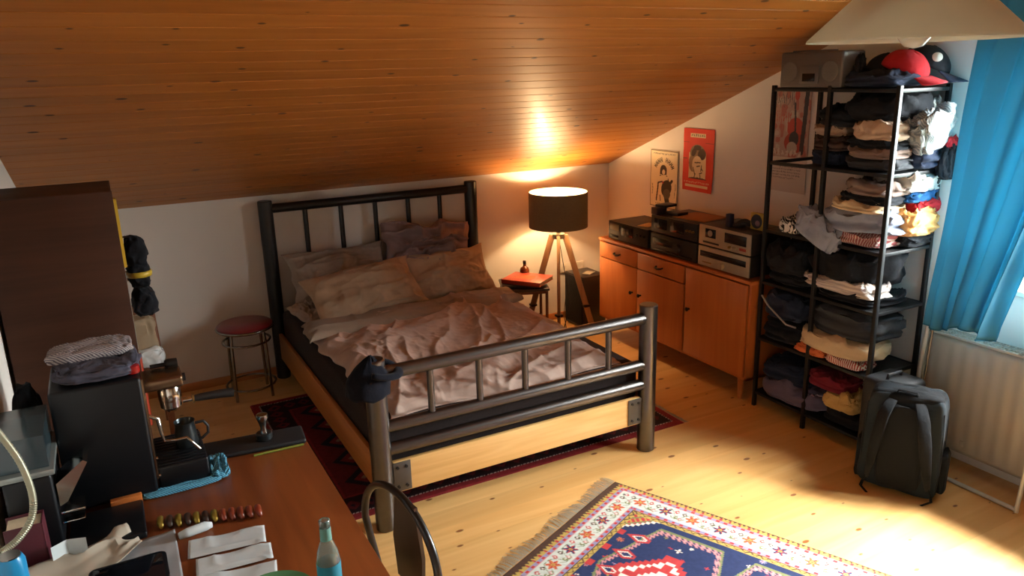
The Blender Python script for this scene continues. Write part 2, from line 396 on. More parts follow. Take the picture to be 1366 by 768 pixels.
def pillow(name, c, w_, h_, t, rot, m, seed, label, crump=1., group='pillows at the head of the bed'):
    n = 64; a = np.linspace(-1, 1, n); U, V = np.meshgrid(a, a, indexing='ij')
    pin = 1-.06*(1-(U*V)**2)*np.abs(U*V)*0
    g = G()
    prof = (np.clip(1-U**2, 0, 1)**.55)*(np.clip(1-V**2, 0, 1)**.55)
    bow = 1-.07*(1-V**2)*0
    Xp = U*w_/2*(1-.09*(1-V**2)*np.abs(U)**3+.0)+.012*crump*noise3(U*3, V*3, seed)
    Yp = V*h_/2*(1-.10*(1-U**2)*np.abs(V)**3)+.014*crump*noise3(U*3+5, V*3, seed)
    R = 0
    for k_, (A, sx, sy) in enumerate(((.028, 1.2, 3.2), (.018, 4.5, 1.6), (.010, 5, 6))):
        R = R + A*crump*ridge(U*sx+.4*noise3(U*2, V*2, seed+k_)+seed, V*sy+.4*noise3(U*2+3, V*2, seed), seed*1.7+k_)
    R = R+.012*crump*noise3(U*3, V*3, seed+5)
    for s in (1, -1):
        Zp = s*(prof*t/2 + (R-.02)*np.clip(prof*1.3, 0, 1)*(1 if s > 0 else .3))
        g.surf(np.stack([Xp, Yp, Zp], -1))
    bmesh.ops.remove_doubles(g.b, verts=g.b.verts[:], dist=.0005)
    o = obj(name, g, m, None, smooth=180)
    o.location = c; o.rotation_euler = rot
    return tag(o, label, 'pillow', group)
pm = fabric('pillowcase_taupe', rgb(174, 148, 122), sheen=.06); pm2 = fabric('pillowcase_grey', rgb(156, 142, 130), sheen=.06); pm3 = fabric('pillowcase_mauve', rgb(146, 124, 124), sheen=.06)
R_ = math.radians
pillow('pillow', (-2.40, -.245, .72), .72, .42, .17, (R_(50), 0, R_(2)), pm2, 1.3, 'greyish pillow at the back left, leaning on the dark headboard bars')
pillow('pillow', (-1.73, -.215, .80), .68, .46, .18, (R_(58), R_(6), R_(-3)), pm3, 4.1, 'crumpled mauve-grey pillow propped highest against the right headboard bars', 3.0)
pillow('pillow', (-2.34, -.60, .665), .76, .42, .22, (R_(40), R_(-5), R_(4)), pm, 7.7, 'plump beige-brown pillow in front left, overlapping its neighbour')
pillow('pillow', (-1.68, -.44, .65), .64, .42, .19, (R_(48), R_(-1), R_(-2)), pm, 12.9, 'warm tan pillow in front right, nearest the lit lamp')
pillow('pillow', (-2.66, -.46, .555), .26, .40, .10, (0, 0, R_(8)), pm2, 15.2, 'flattened pillow end peeping out at the left mattress edge')

# cap on the left foot post
capm = fabric('navy_knit', rgb(13, 14, 24))
ht = thing('knitted_cap', (BX0, BYF, .835), 'dark navy cap hung over the left foot post of the bed', 'cap')
g = G(); n = 40; a = np.linspace(0, 2*math.pi, n, endpoint=False); b_ = np.linspace(0, 1, 20)
A, B = np.meshgrid(a, b_, indexing='ij')
rr_ = np.sin(np.clip(B*1.9, 0, 1.62))*.095*(1+.08*noise3(np.cos(A)*2, np.sin(A)*2, B*3))
X = BX0-.012+rr_*np.cos(A)*1.0-.03*B; Y = BYF-.01+rr_*np.sin(A)*.9; Z = .853-.02*np.cos(A)*0-.17*B**1.35+.01*noise3(np.cos(A)*3, np.sin(A)*3, 1.+B*2)
g.surf(np.stack([X, Y, Z], -1), closed_u=True)
obj('crown', g, capm, ht, smooth=180, solid=.004)
obj('brim', G().tube([(BX0+.0+.1*math.cos(t), BYF-.02+.085*math.sin(t), .80-.03*math.cos(t+.5)) for t in np.linspace(-2.0, 1.6, 18)], [.022]*18, flat=.6), capm, ht, smooth=180)

# ------------------------------------------------------------------ rugs (woven pattern stored per vertex)
def rug_mesh(name, L_, W_, nx, ny, fn, loc, rotz, thick=.008):
    U, V = np.meshgrid(np.linspace(0, L_, nx), np.linspace(0, W_, ny), indexing='ij')
    Cc = fn(U, V)
    me = bpy.data.meshes.new(name)
    Zz = thick+.0025*noise3(U*3, V*3, 2.)
    edge = np.minimum(np.minimum(U, L_-U), np.minimum(V, W_-V)); Zz = np.where(edge < .001, .0005, Zz)
    co = np.stack([U, V, Zz], -1).reshape(-1, 3)
    idx = np.arange(nx*ny).reshape(nx, ny)
    F = np.stack([idx[:-1, :-1], idx[1:, :-1], idx[1:, 1:], idx[:-1, 1:]], -1).reshape(-1, 4)
    me.vertices.add(len(co)); me.vertices.foreach_set('co', co.ravel())
    me.loops.add(F.size); me.loops.foreach_set('vertex_index', F.ravel())
    me.polygons.add(len(F)); me.polygons.foreach_set('loop_start', np.arange(0, F.size, 4)); me.polygons.foreach_set('loop_total', np.full(len(F), 4))
    me.update(calc_edges=True)
    at = me.color_attributes.new('Col', 'FLOAT_COLOR', 'POINT')
    cc = np.concatenate([Cc.reshape(-1, 3), np.ones((nx*ny, 1))], 1); at.data.foreach_set('color', cc.ravel().astype(np.float32))
    me.materials.append(vcol_mat('woven_wool'))
    o = bpy.data.objects.new(name, me); COL.objects.link(o)
    return o
NAVY, RED, CRM, YEL, PNK, LIL, GRN, BRN, ORG, WHT = [np.array(rgb(*c)) for c in ((44, 54, 90), (186, 62, 62), (206, 210, 200), (190, 160, 84), (206, 140, 140), (150, 146, 178), (124, 130, 88), (84, 60, 48), (206, 116, 70), (236, 226, 210))]
def put(C, mask, col): C[mask] = col
def rug_pattern(S, T):
    L_, W_ = RUG_L, RUG_W
    C = np.zeros(S.shape+(3,)); C[:] = NAVY
    ds = np.minimum(S, L_-S)-.026; dt = np.minimum(T, W_-T)
    e = np.minimum(ds, dt)                      # distance from the woven edge
    along = np.where(ds < dt, T, S)
    put(C, e < .006, BRN)
    b1 = (e >= .006) & (e < .034); put(C, b1, YEL)
    ph = (along/.022) % 1; tri = np.abs(ph-.5)*2
    put(C, b1 & ((e-.006)/.028 < tri*.55), BRN); put(C, b1 & (((along/.044) % 1) < .24) & (e > .018), RED)
    b2 = (e >= .034) & (e < .056); put(C, b2, LIL); put(C, b2 & (((along/.04) % 1) < .45) & (np.abs(e-.045) < .007), RED)
    put(C, b2 & ((e < .037) | (e > .053)), PNK)
    b3 = (e >= .056) & (e < .16); put(C, b3, CRM)
    cy = e-.108; P = .135; k_ = np.floor(along/P); cx = (along-(k_+.5)*P)
    r = np.hypot(cx, cy); th = np.arctan2(cy, cx)
    pet = r < .026+.009*np.cos(6*th)
    c1 = (k_.astype(int) % 2 == 0)
    put(C, b3 & pet & c1, NAVY); put(C, b3 & pet & ~c1, ORG)
    put(C, b3 & pet & (np.cos(6*th+1.5) > .4), RED); put(C, b3 & (r < .009), YEL); put(C, b3 & (r < .004), RED)
    for ox, oy, cc, sx in ((.05, -.024, RED, 1), (-.05, .026, PNK, 1), (.062, .02, GRN, 1), (-.047, -.022, BRN, 1)):
        q = (np.abs(cx-ox)/.013)+(np.abs(cy-oy)/.016)
        put(C, b3 & (q < 1), cc); put(C, b3 & (q < .45), WHT)
    for s in (1, -1):
        vine = np.abs(cy-s*.034*np.sin(along*2*math.pi/P*1.0+s)) < .0026
        put(C, b3 & vine & (r > .034), GRN)
    b4 = (e >= .16) & (e < .182); put(C, b4, LIL); put(C, b4 & (((along/.04) % 1) < .45) & (np.abs(e-.171) < .007), RED); put(C, b4 & ((e < .163) | (e > .179)), PNK)
    b5 = (e >= .182) & (e < .21); put(C, b5, YEL)
    zz = np.abs(((along/.04) % 1)-.5)*2; put(C, b5 & (np.abs((e-.196)/.009-(zz*2-1)) < .35), BRN); put(C, b5 & (e < .186), BRN)
    fld = e >= .21
    # field, centred
    s = S-L_/2; t = T-W_/2; hs, ht_ = L_/2-.236, W_/2-.21
    st = .018
    # stepped red corners
    q = np.floor(np.abs(s)/st)*st+np.floor(np.abs(t)/st)*st
    lim = hs+ht_-.17
    put(C, fld & (q > lim+.05), RED); put(C, fld & (q > lim+.07) & (((s+t)*30 % 1) < .3), YEL); put(C, fld & (q > lim+.05) & (((s-t)*19 % 1) < .25), GRN)
    put(C, fld & (q > lim+.035) & (q <= lim+.05), WHT)
    # hexagonal medallions outlined in pink and green along the length
    for c0 in (-.44, 0, .44):
        a_ = np.abs(s-c0); b_2 = np.abs(t)
        hexd = np.maximum(b_2*.9, a_*1.25+b_2*.38)
        saw = .006*np.sign(np.sin((t+s)*2*math.pi/.028))
        R0 = .30
        put(C, fld & (np.abs(hexd-R0-.018) < .008), GRN)
        put(C, fld & (np.abs(hexd-R0+saw) < .009), PNK)
        ins = fld & (hexd < R0-.06)
        h2 = np.floor(a_/.02)*.02+np.floor(b_2/.02)*.02
        put(C, ins & (h2 < .2) & (h2 > .14), RED); put(C, ins & (h2 <= .14) & (h2 > .12), WHT)
        put(C, ins & (h2 <= .12) & (h2 > .06), RED); put(C, ins & (h2 <= .06), CRM); put(C, ins & (h2 < .025), NAVY)
    # hooked red arms coming in from the short ends and sides
    for s0 in (-hs+.07, hs-.07):
        for t0 in np.arange(-ht_+.1, ht_-.04, .135):
            x = (s-s0)*(1 if s0 < 0 else -1); y = t-t0
            arm = (np.abs(np.abs(y)+np.abs(x-.04)*.5-.028) < .0065) & (x > -.05) & (x < .085)
            put(C, fld & arm, RED); put(C, fld & (np.abs(np.abs(y)+np.abs(x-.04)*.5-.018) < .003) & (x > -.02) & (x < .07), WHT)
            put(C, fld & (np.abs(y) < .02) & (x > -.075) & (x < -.04), RED)
    # small stars, flowers and dots
    rs = np.random.RandomState(5)
    base = np.linalg.norm(C-NAVY, axis=-1) < .01
    for i in range(150):
        a0, b0 = rs.uniform(-hs, hs), rs.uniform(-ht_, ht_); rr = rs.uniform(.006, .017); cc = (WHT, PNK, YEL, ORG, RED, LIL, GRN)[rs.randint(7)]
        dx, dy = s-a0, t-b0; r = np.hypot(dx, dy); thh = np.arctan2(dy, dx)
        put(C, fld & base & (r < rr*(.7+.4*np.cos(4*thh if i % 2 else 8*thh))), cc)
        put(C, fld & base & (r < rr*.25), RED)
    nz = 1+.10*noise3(S*90, T*90, 1.)[..., None]
    return np.clip(C*nz, 0, 1)
RUG_L, RUG_W = 1.95, 1.22
rug = thing('patterned_rug', (-1.68, -2.447, 0), 'colourful navy, red and cream patterned wool rug lying at an angle on the pale floor', 'rug', rot=0)
ang = math.atan2(-.912, .41)
rug.rotation_euler = (0, 0, ang)
# local x = length (v), local y should run along the fringe: mirrored pattern keeps y positive the other way
pile = rug_mesh('woven_field', RUG_L, RUG_W, 430, 270, rug_pattern, None, 0); pile.parent = rug
pile.location = (0, -RUG_W, 0)
fr = G(); rs = random.Random(4)
for xe, sg in ((0, -1), (RUG_L, 1)):
    for i in range(170):
        y = -RUG_W+RUG_W*(i+.5)/170+rs.uniform(-.003, .003); l = .055+.02*rs.random()+.012*math.sin(i*.13); dy = rs.uniform(-.012, .012)+.01*math.sin(i*.09)
        fr.tube([(xe, y, .006), (xe+sg*l*.5, y+dy*.4, .007+.003*rs.random()), (xe+sg*l, y+dy, .003)], [.0022, .0018, .001], n=5)
obj('fringe', fr, mat('cream_fringe', rgb(196, 186, 164), .95, var=.2, scale=40), rug, world=False)['kind'] = 'stuff'

def rug2_pattern(S, T):
    L_, W_ = 2.2, 1.62
    C = np.zeros(S.shape+(3,)); DR, DB, MR, BK = [np.array(rgb(*c)) for c in ((96, 26, 30), (28, 22, 34), (128, 36, 38), (40, 20, 22))]
    C[:] = BK; e = np.minimum(np.minimum(S, L_-S), np.minimum(T, W_-T)); al = np.where(np.minimum(S, L_-S) < np.minimum(T, W_-T), T, S)
    put(C, e < .045, MR); put(C, (np.abs(e-.05) < .005) & (((al/.02) % 1) < .6), np.array(rgb(190, 170, 160)))
    b = (e > .055) & (e < .2); put(C, b, BK); put(C, b & (np.abs(((al/.09) % 1)-.5)*2*.05+np.abs(e-.125) < .045), DR); put(C, b & (np.abs(((al/.09) % 1)-.5)*2*.05+np.abs(e-.125) < .018), DB)
    put(C, (e > .2) & (e < .22), MR)
    f = e >= .22; put(C, f, DR); gx = np.abs(((S/.24) % 1)-.5)*2; gy = np.abs(((T/.24) % 1)-.5)*2
    put(C, f & (gx+gy < .9), DB); put(C, f & (gx+gy < .5), MR); put(C, f & (gx+gy < .16), np.array(rgb(150, 120, 100)))
    return np.clip(C*(1+.2*noise3(S*60, T*60, 3.)[..., None]), 0, 1)
r2 = thing('red_rug', (-3.13, -2.105, 0), 'dark red patterned rug lying under the bed', 'rug')
o = rug_mesh('woven_field', 2.2, 1.62, 300, 220, rug2_pattern, None, 0, .006); o.parent = r2
fr = G()
for i in range(200):
    y = 1.62*(i+.5)/200; fr.tube([(2.2, y, .004), (2.2+.018+.012*rs.random(), y+rs.uniform(-.006, .006), .002)], .0018, n=4)
obj('fringe', fr, MATS['cream_fringe'], r2, world=False)['kind'] = 'stuff'
box = obj('storage_box', G().bb(-2.02, -1.62, -1.95, -1.45, .009, .13, .02, seg=3), mat('grey_green_plastic', rgb(112, 112, 96), .4, var=.05))
tag(box, 'low grey-green box pushed under the bed behind the birch foot board', 'box')

# ------------------------------------------------------------------ sideboard
orangew = wood('beech_orange', rgb(172, 92, 38), rgb(188, 108, 50), .36, 'Z', .8, coat=.25)
orangetop = wood('beech_orange_top', rgb(172, 92, 38), rgb(188, 108, 50), .36, 'Y', .8, coat=.25)
brz = mat('dark_bronze', rgb(44, 32, 24), .4, .8)
CY0, CY1, CD, CZ0, CZ1 = -.525, -2.1, .45, .155, .79
sb = thing('sideboard', (-.225, (CY0+CY1)/2, 0), 'long orange-brown beech sideboard with three doors on short legs along the gable wall', 'sideboard')
g = G(); x0 = -CD
g.bb(x0+.002, -.01, CY1, CY0, CZ0, CZ0+.02, .002); g.bb(x0+.002, -.01, CY0-.02, CY0, CZ0, CZ1-.022, .002); g.bb(x0+.002, -.01, CY1, CY1+.02, CZ0, CZ1-.022, .002)
g.bb(-.02, -.01, CY1, CY0, CZ0, CZ1-.02, .001); g.bb(x0+.02, -.02, -1.535, -1.518, CZ0, CZ1-.02, .001); g.bb(x0+.02, -.02, CY1, CY0, .62, .635, .001)
obj('carcass', g, orangew, sb)
obj('top_board', G().bb(x0-.008, -.005, CY1-.005, CY0+.005, CZ1-.022, CZ1, .004), orangetop, sb)
def knob(px, y, z, parent):
    g = G().lathe([(0, 0), (.007, 0), (.006, .012), (.013, .018), (.014, .024), (.009, .029), (0, .03)], None, 16, 0, Matrix.Translation((px, y, z)) @ Matrix.Rotation(-math.pi/2, 4, 'Y'))
    return obj('knob', g, brz, parent)
fx = x0-.016
for y0, y1, z0, z1, kd in ((-.548, -1.012, .648, .762, 'd'), (-1.018, -1.515, .648, .762, 'd'), (-.548, -1.012, .178, .640, 'l'), (-1.018, -1.515, .178, .640, 'r'), (-1.535, -2.078, .178, .762, 'r')):
    nm = 'drawer_front' if kd == 'd' else 'door'
    d = obj(nm, G().bb(fx, x0+.003, y1, y0, z0, z1, .004), orangew, sb)
    if kd == 'd':
        yc = (y0+y1)/2
        obj('handle', G().tube([(fx, yc+.035, z1-.055), (fx-.018, yc+.03, z1-.06), (fx-.02, yc, z1-.065), (fx-.018, yc-.03, z1-.06), (fx, yc-.035, z1-.055)], [.005, .006, .008, .006, .005]), brz, d)
    else:
        yk = y1+.045 if kd == 'l' else y0-.045
        knob(fx, yk, .455 if y0 > -1.5 else .49, d)
for y in (CY0-.07, CY1+.09):
    for x in (x0+.05, -.06): obj('leg', G().cyl((x, y, CZ0), (x, y, 0), .022, .014, n=16), orangew, sb)

# stereo separates on the sideboard
blk = mat('black_hifi', rgb(32, 28, 26), .45, .3, var=.15, scale=30); blk2 = mat('black_panel', rgb(46, 40, 36), .35, .4, var=.1)
sil = mat('silver_hifi', rgb(176, 160, 134), .4, .55, var=.06, scale=40); dkg = mat('dark_glass', rgb(28, 26, 24), .15)
gold = mat('dull_brass', rgb(150, 120, 70), .4, .8)
def hifi(y0, y1, z0, h, face, body, label, name='stereo_unit', depth=.33, xf=-.435):
    t = thing(name, (xf+depth/2, (y0+y1)/2, z0), label, 'stereo', 'stereo units on the sideboard')
    obj('case', G().bb(xf+.004, xf+depth, y1, y0, z0+.008, z0+h, .003), body, t)
    obj('front_panel', G().bb(xf-.006, xf+.005, y1-.002, y0+.002, z0+.008, z0+h, .003), face, t)
    g = G()
    for x in (xf+.04, xf+depth-.04):
        for y in (y0-.05, y1+.05): g.cyl((x, y, z0), (x, y, z0+.01), .015, n=12)
    obj('rubber_foot', g, blk, t); return t
xf = -.441
def fr_(t, name, y0, y1, z0, z1, m, dx=.004): return obj(name, G().bb(xf-dx, xf+.002, y1, y0, z0, z1, .0015), m, t)
def dial(t, y, z, r, m, name='knob', l=.018): return obj(name, G().cyl((xf, y, z), (xf-l, y, z), r, r*.9, n=20, bev=.002), m, t)
t = hifi(-.63, -1.095, .792, .142, blk2, blk, 'flat black cassette deck at the lamp end of the sideboard')
fr_(t, 'display', -.65, -.76, .87, .915, mat('grey_green_display', rgb(128, 122, 96), .3)); fr_(t, 'cassette_door', -.79, -.93, .845, .92, dkg); fr_(t, 'button_row', -.65, -.75, .82, .835, dkg)
for y in (-.98, -1.02, -1.06): dial(t, y, .88, .010, blk)
t = hifi(-1.135, -1.60, .792, .135, blk2, blk, 'lower black amplifier in the middle of the sideboard, under a second black unit')
fr_(t, 'display', -1.16, -1.36, .85, .90, dkg); dial(t, -1.42, .865, .03, blk); fr_(t, 'button_row', -1.16, -1.56, .815, .825, dkg)
t = hifi(-1.135, -1.60, .928, .125, blk2, blk, 'upper black cassette recorder stacked on another black unit, brown paper on it')
fr_(t, 'cassette_door', -1.17, -1.30, .965, 1.035, dkg); fr_(t, 'cassette_door', -1.34, -1.47, .965, 1.035, dkg)
for y in (-1.51, -1.54, -1.57): dial(t, y, 1.0, .008, gold)
t = hifi(-1.62, -2.06, .792, .135, sil, blk, 'lower silver tuner with long dial scale, under a silver cassette deck')
fr_(t, 'dial_scale', -1.64, -2.035, .862, .898, dkg); dial(t, -1.84, .83, .02, sil, l=.022); fr_(t, 'switch_row', -1.66, -1.74, .822, .83, gold)
t = hifi(-1.62, -2.06, .928, .135, sil, blk, 'upper silver cassette deck with two meters, stacked on the silver tuner')
obj('meter', G().bb(xf-.004, xf+.002, -1.77, -1.68, .99, 1.045, .001), dkg, t); fr_(t, 'cassette_window', -1.85, -2.03, .985, 1.045, dkg)
obj('dial_face', G().cyl((xf-.003, -1.725, 1.018), (xf-.008, -1.725, 1.018), .02, n=20), sil, t)
fr_(t, 'key_row', -1.66, -1.80, .952, .962, blk)
for i, y in enumerate((-1.90, -1.925, -1.95)): dial(t, y, .962, .009, (gold, sil, sil)[i])
obj('red_mark', G().bb(xf-.003, xf+.001, -2.03, -1.975, .955, .972, .001), mat('red_print', rgb(150, 50, 36), .5), t)
# things lying on the hi-fi
def tbox(name, c, d, m, label, cat, rot=(0, 0, 0), group=None, bev=.004):
    o = obj(name, G().box((0, 0, 0), d, None, bev), m); o.location = c; o.rotation_euler = rot
    return tag(o, label, cat, group)
tbox('paper_slip', (-.33, -.96, .9367), (.14, .09, .003), mat('pale_paper', rgb(190, 160, 120), .8, var=.04), 'pale paper slip lying on the flat black cassette deck', 'paper', (0, 0, .3), bev=.001)
sm = mat('cassette_box', rgb(62, 44, 44), .4, var=.3, scale=60)
tbox('cassette_stack', (-.39, -1.15, 1.077), (.09, .06, .048), sm, 'small dark stack of cassettes on the left front corner of the middle stereo units', 'cassettes')
tbox('black_case', (-.345, -1.17, 1.111), (.12, .09, .018), blk, 'small flat black case resting on the cassette stack', 'case', (0, 0, .1))
tbox('brown_envelope', (-.26, -1.42, 1.056), (.24, .27, .006), mat('brown_paper', rgb(166, 112, 70), .8, var=.1), 'brown paper envelope lying on the middle black stereo unit', 'envelope', (0, 0, .15), bev=.001)
tbox('black_tray', (-.335, -1.27, 1.070), (.10, .12, .020), blk2, 'little dark tray beside the cassette stack on the black units', 'tray', (0, 0, .1))
tbox('blue_box', (-.36, -1.80, 1.104), (.04, .035, .082), mat('dark_blue_card', rgb(34, 34, 56), .5, var=.1), 'small upright dark blue box on top of the silver cassette deck', 'box')
g = G().tube([(-.30+.05*math.cos(a_), -1.86+.045*math.sin(a_), 1.085+.012*math.sin(2*a_)) for a_ in np.linspace(0, 2*math.pi, 30, endpoint=False)], .011, closed=True)
g.tube([(-.32+.03*math.cos(a_), -1.84+.035*math.sin(a_), 1.075) for a_ in np.linspace(0, 2*math.pi, 24, endpoint=False)], .010, closed=True)
tag(obj('coiled_headphones', g, mat('dark_cable', rgb(50, 44, 44), .6)), 'dark coiled headphone cable lying on the silver cassette deck', 'headphones')
ck = thing('round_clock', (-.29, -1.965, 1.063), 'yellow-framed square desk clock with a dark round face on the silver deck', 'clock', rot=0)
obj('clock_frame', G().box((-.29, -1.965, 1.115), (.022, .105, .104), (0, 0, .0), .004), mat('dull_yellow', rgb(176, 150, 62), .5), ck)
obj('clock_face', G().cyl((-.299, -1.965, 1.115), (-.305, -1.965, 1.115), .043, n=32), mat('slate_face', rgb(40, 44, 56), .4), ck)
obj('picture_spot', G().cyl((-.304, -1.975, 1.105), (-.3065, -1.975, 1.105), .018, n=24), mat('mauve_spot', rgb(130, 104, 116), .5), ck)

# ------------------------------------------------------------------ posters
def panel(name, yc, zc, W_, H_, nx, ny, fn, label, curl=.012, xw=-.004):
    U, V = np.meshgrid(np.linspace(0, 1, nx), np.linspace(0, 1, ny), indexing='ij')   # U to the viewer's right (-y), V up
    C = fn(U, V)
    g = G(); me = bpy.data.meshes.new(name)
    X = xw-.002-curl*np.maximum(0, .25-V)**1.5*8*U-.002*np.sin(V*9)**2
    co = np.stack([X, yc+W_/2-U*W_, zc-H_/2+V*H_], -1).reshape(-1, 3); cen = np.array((0, yc, zc)); co = co-cen
    idx = np.arange(nx*ny).reshape(nx, ny); F = np.stack([idx[:-1, :-1], idx[:-1, 1:], idx[1:, 1:], idx[1:, :-1]], -1).reshape(-1, 4)
    me.from_pydata([tuple(v) for v in co], [], [tuple(int(q) for q in f) for f in F]); me.update()
    at = me.color_attributes.new('Col', 'FLOAT_COLOR', 'POINT')
    at.data.foreach_set('color', np.concatenate([C.reshape(-1, 3), np.ones((nx*ny, 1))], 1).ravel().astype(np.float32))
    me.materials.append(vcol_mat('printed_paper', .6, .02))
    o = bpy.data.objects.new(name, me); COL.objects.link(o); o.location = cen
    md = o.modifiers.new('paper', 'SOLIDIFY'); md.thickness = .0008
    return tag(o, label, 'poster')
def ell(U, V, cx, cy, rx, ry, a=0):
    x, y = U-cx, V-cy; c, s = math.cos(a), math.sin(a); return ((x*c+y*s)/rx)**2+((-x*s+y*c)/ry)**2 < 1
def capsule(U, V, x0, y0, x1, y1, r, asp=1.):
    px, py = U-x0, (V-y0)*asp; dx, dy = x1-x0, (y1-y0)*asp; h = np.clip((px*dx+py*dy)/(dx*dx+dy*dy+1e-9), 0, 1)
    return np.hypot(px-dx*h, py-dy*h) < r
def marks(C, U, V, x0, x1, y0, y1, n, col, seed, asp=1.):
    rs = np.random.RandomState(seed); w_ = (x1-x0)/n
    for i in range(n):
        a = x0+w_*i
        for k_ in range(3):
            p = rs.rand(4); put(C, capsule(U, V, a+w_*.15+p[0]*w_*.6, y0+p[1]*(y1-y0), a+w_*.15+p[2]*w_*.6, y0+p[3]*(y1-y0), w_*.11, asp), col)
def poster1(U, V):
    C = np.zeros(U.shape+(3,)); pap = np.array(rgb(236, 222, 186)); ink = np.array(rgb(70, 62, 50)); C[:] = pap
    put(C, (np.minimum(U, 1-U) < .022) | (np.minimum(V, 1-V) < .012), ink); put(C, (np.minimum(U, 1-U) < .008) | (np.minimum(V, 1-V) < .004), pap)
    marks(C, U, V, .1, .92, .925, .955, 22, ink, 1, 1.4)
    for i in range(9):
        a = math.radians(160-i*17.5); 
        if i in (4,): continue
        cx, cy = .5+.3*math.cos(a), .66+.165*math.sin(a)
        for k_ in range(2):
            o_ = (k_-.5)*.05
            put(C, capsule(U, V, cx+o_*math.sin(a)-.02*math.cos(a), cy-.02*math.sin(a)-o_*.6*math.cos(a), cx+.07*math.cos(a)+o_*math.sin(a), cy+.055*math.sin(a)-o_*.6*math.cos(a), .011, 1.4), ink)
        put(C, capsule(U, V, cx-.03*math.sin(a)+.03*math.cos(a), cy+.02*math.sin(a), cx+.03*math.sin(a)+.03*math.cos(a), cy+.01*math.sin(a), .011, 1.4), ink)
    for q_ in ((.34, .52, .36, .3), (.66, .52, .7, .42), (.36, .56, .62, .56), (.36, .3, .40, .12), (.5, .47, .46, .3)): put(C, capsule(U, V, *q_, .014, 1.4), ink)
    put(C, ell(U, V, .48, .66, .12, .09), ink); put(C, (np.abs(U-.48) < .125) & (V > .58) & (V < .67), ink)
    put(C, ell(U, V, .49, .625, .055, .045), pap); put(C, ell(U, V, .5, .52, .15, .055), pap); put(C, capsule(U, V, .36, .52, .40, .25, .05, 1.4), pap)
    grey = np.array(rgb(100, 92, 76))
    put(C, ell(U, V, .60, .35, .19, .14, .3), ink); put(C, capsule(U, V, .62, .36, .80, .49, .035, 1.4), ink); put(C, capsule(U, V, .60, .22, .66, .10, .08, 1.4), ink)
    put(C, ell(U, V, .62, .25, .13, .09), grey); put(C, capsule(U, V, .30, .43, .25, .12, .022, 1.4), ink); put(C, capsule(U, V, .30, .43, .45, .46, .018, 1.4), ink)
    put(C, ell(U, V, .47, .44, .03, .02), np.array(rgb(170, 60, 50)))
    marks(C, U, V, .22, .82, .045, .075, 14, grey, 5, 1.4); marks(C, U, V, .06, .12, .2, .45, 1, grey, 7, 1.4); marks(C, U, V, .88, .94, .2, .45, 1, grey, 8, 1.4)
    return C
def poster2(U, V):
    C = np.zeros(U.shape+(3,)); red = np.array(rgb(206, 66, 52)); crm = np.array(rgb(218, 196, 160)); ink = np.array(rgb(76, 62, 50)); mid = np.array(rgb(142, 118, 92)); C[:] = red
    C *= (1+.08*noise3(U*5, V*5, 3.))[..., None]
    put(C, (np.abs(U-.48) < .25) & (np.abs(V-.895) < .032), crm); marks(C, U, V, .26, .72, .875, .915, 7, ink, 3, 1.3)
    put(C, (V > .78) & (V < .785) & ((U < .2) | (U > .72)), ink)
    put(C, (U > .2) & (U < .76) & (V > .2) & (V < .62), crm)
    put(C, ell(U, V, .47, .62, .24, .13), mid); put(C, ell(U, V, .33, .45, .13, .14), mid); put(C, ell(U, V, .62, .60, .13, .09), ink)
    put(C, ell(U, V, .36, .63, .09, .06, .6), ink); put(C, ell(U, V, .47, .70, .12, .04), ink)
    put(C, ell(U, V, .48, .42, .17, .15), crm); put(C, capsule(U, V, .62, .43, .67, .36, .02, 1.3), crm)
    for a in ((.46, .40, .56, .415), (.40, .46, .58, .47), (.62, .37, .66, .345), (.56, .29, .64, .31), (.42, .28, .38, .2), (.58, .27, .60, .2), (.34, .38, .4, .28), (.62, .42, .60, .33)): put(C, capsule(U, V, *a, .012, 1.3), ink)
    put(C, ell(U, V, .5, .2, .3, .025), ink); put(C, (V < .2) & (V > .175), red)
    marks(C, U, V, .06, .9, .13, .155, 18, crm, 9, 1.3); put(C, (U > .1) & (U < .86) & (V > .065) & (V < .105), crm)
    put(C, (np.abs(V-.52) < .006) & (U < .15), ink)
    return C
def poster3(U, V):
    C = np.zeros(U.shape+(3,)); pap = np.array(rgb(200, 184, 172)); red = np.array(rgb(176, 78, 70)); dk = np.array(rgb(66, 62, 68)); C[:] = pap
    top = V > .34
    C[top] = (pap*.55+red*.22)
    n1 = noise3(U*9, V*16, 2.); put(C, top & (n1 > .38), red*.6+pap*.2); put(C, top & (n1 < -.5), pap*.8)
    marks(C, U, V, .05, .6, .80, .97, 12, dk*1.6, 11, 1.6); marks(C, U, V, .05, .55, .62, .78, 9, red, 12, 1.6)
    put(C, ell(U, V, .66, .62, .2, .10), red); put(C, ell(U, V, .64, .48, .24, .10), red*.8); put(C, ell(U, V, .64, .52, .12, .07), dk); put(C, ell(U, V, .6, .43, .13, .06), pap*.7)
    put(C, capsule(U, V, .66, .6, .62, .85, .022, 1.6), dk); put(C, capsule(U, V, .90, .97, .84, .40, .05, 1.6), dk); put(C, ell(U, V, .66, .93, .06, .05), red)
    marks(C, U, V, .02, .85, .35, .42, 8, pap, 13, 1.6)
    for i in range(6): marks(C, U, V, .08, .86-.1*(i == 5), .27-i*.028, .285-i*.028, 24, dk*1.3, 20+i, 1.6)
    return C
panel('poster', -.725, 1.212, .32, .43, 120, 170, poster1, 'cream poster with a thin black border and long-haired figure, left on the gable wall', curl=.01)
panel('poster', -1.095, 1.385, .315, .44, 120, 170, poster2, 'red poster with a cream portrait panel, right of the cream poster')
panel('poster', -1.895, 1.575, .31, .63, 110, 200, poster3, 'reddish sketched poster with handwritten lines, seen through the left side of the clothes shelf', curl=.002)

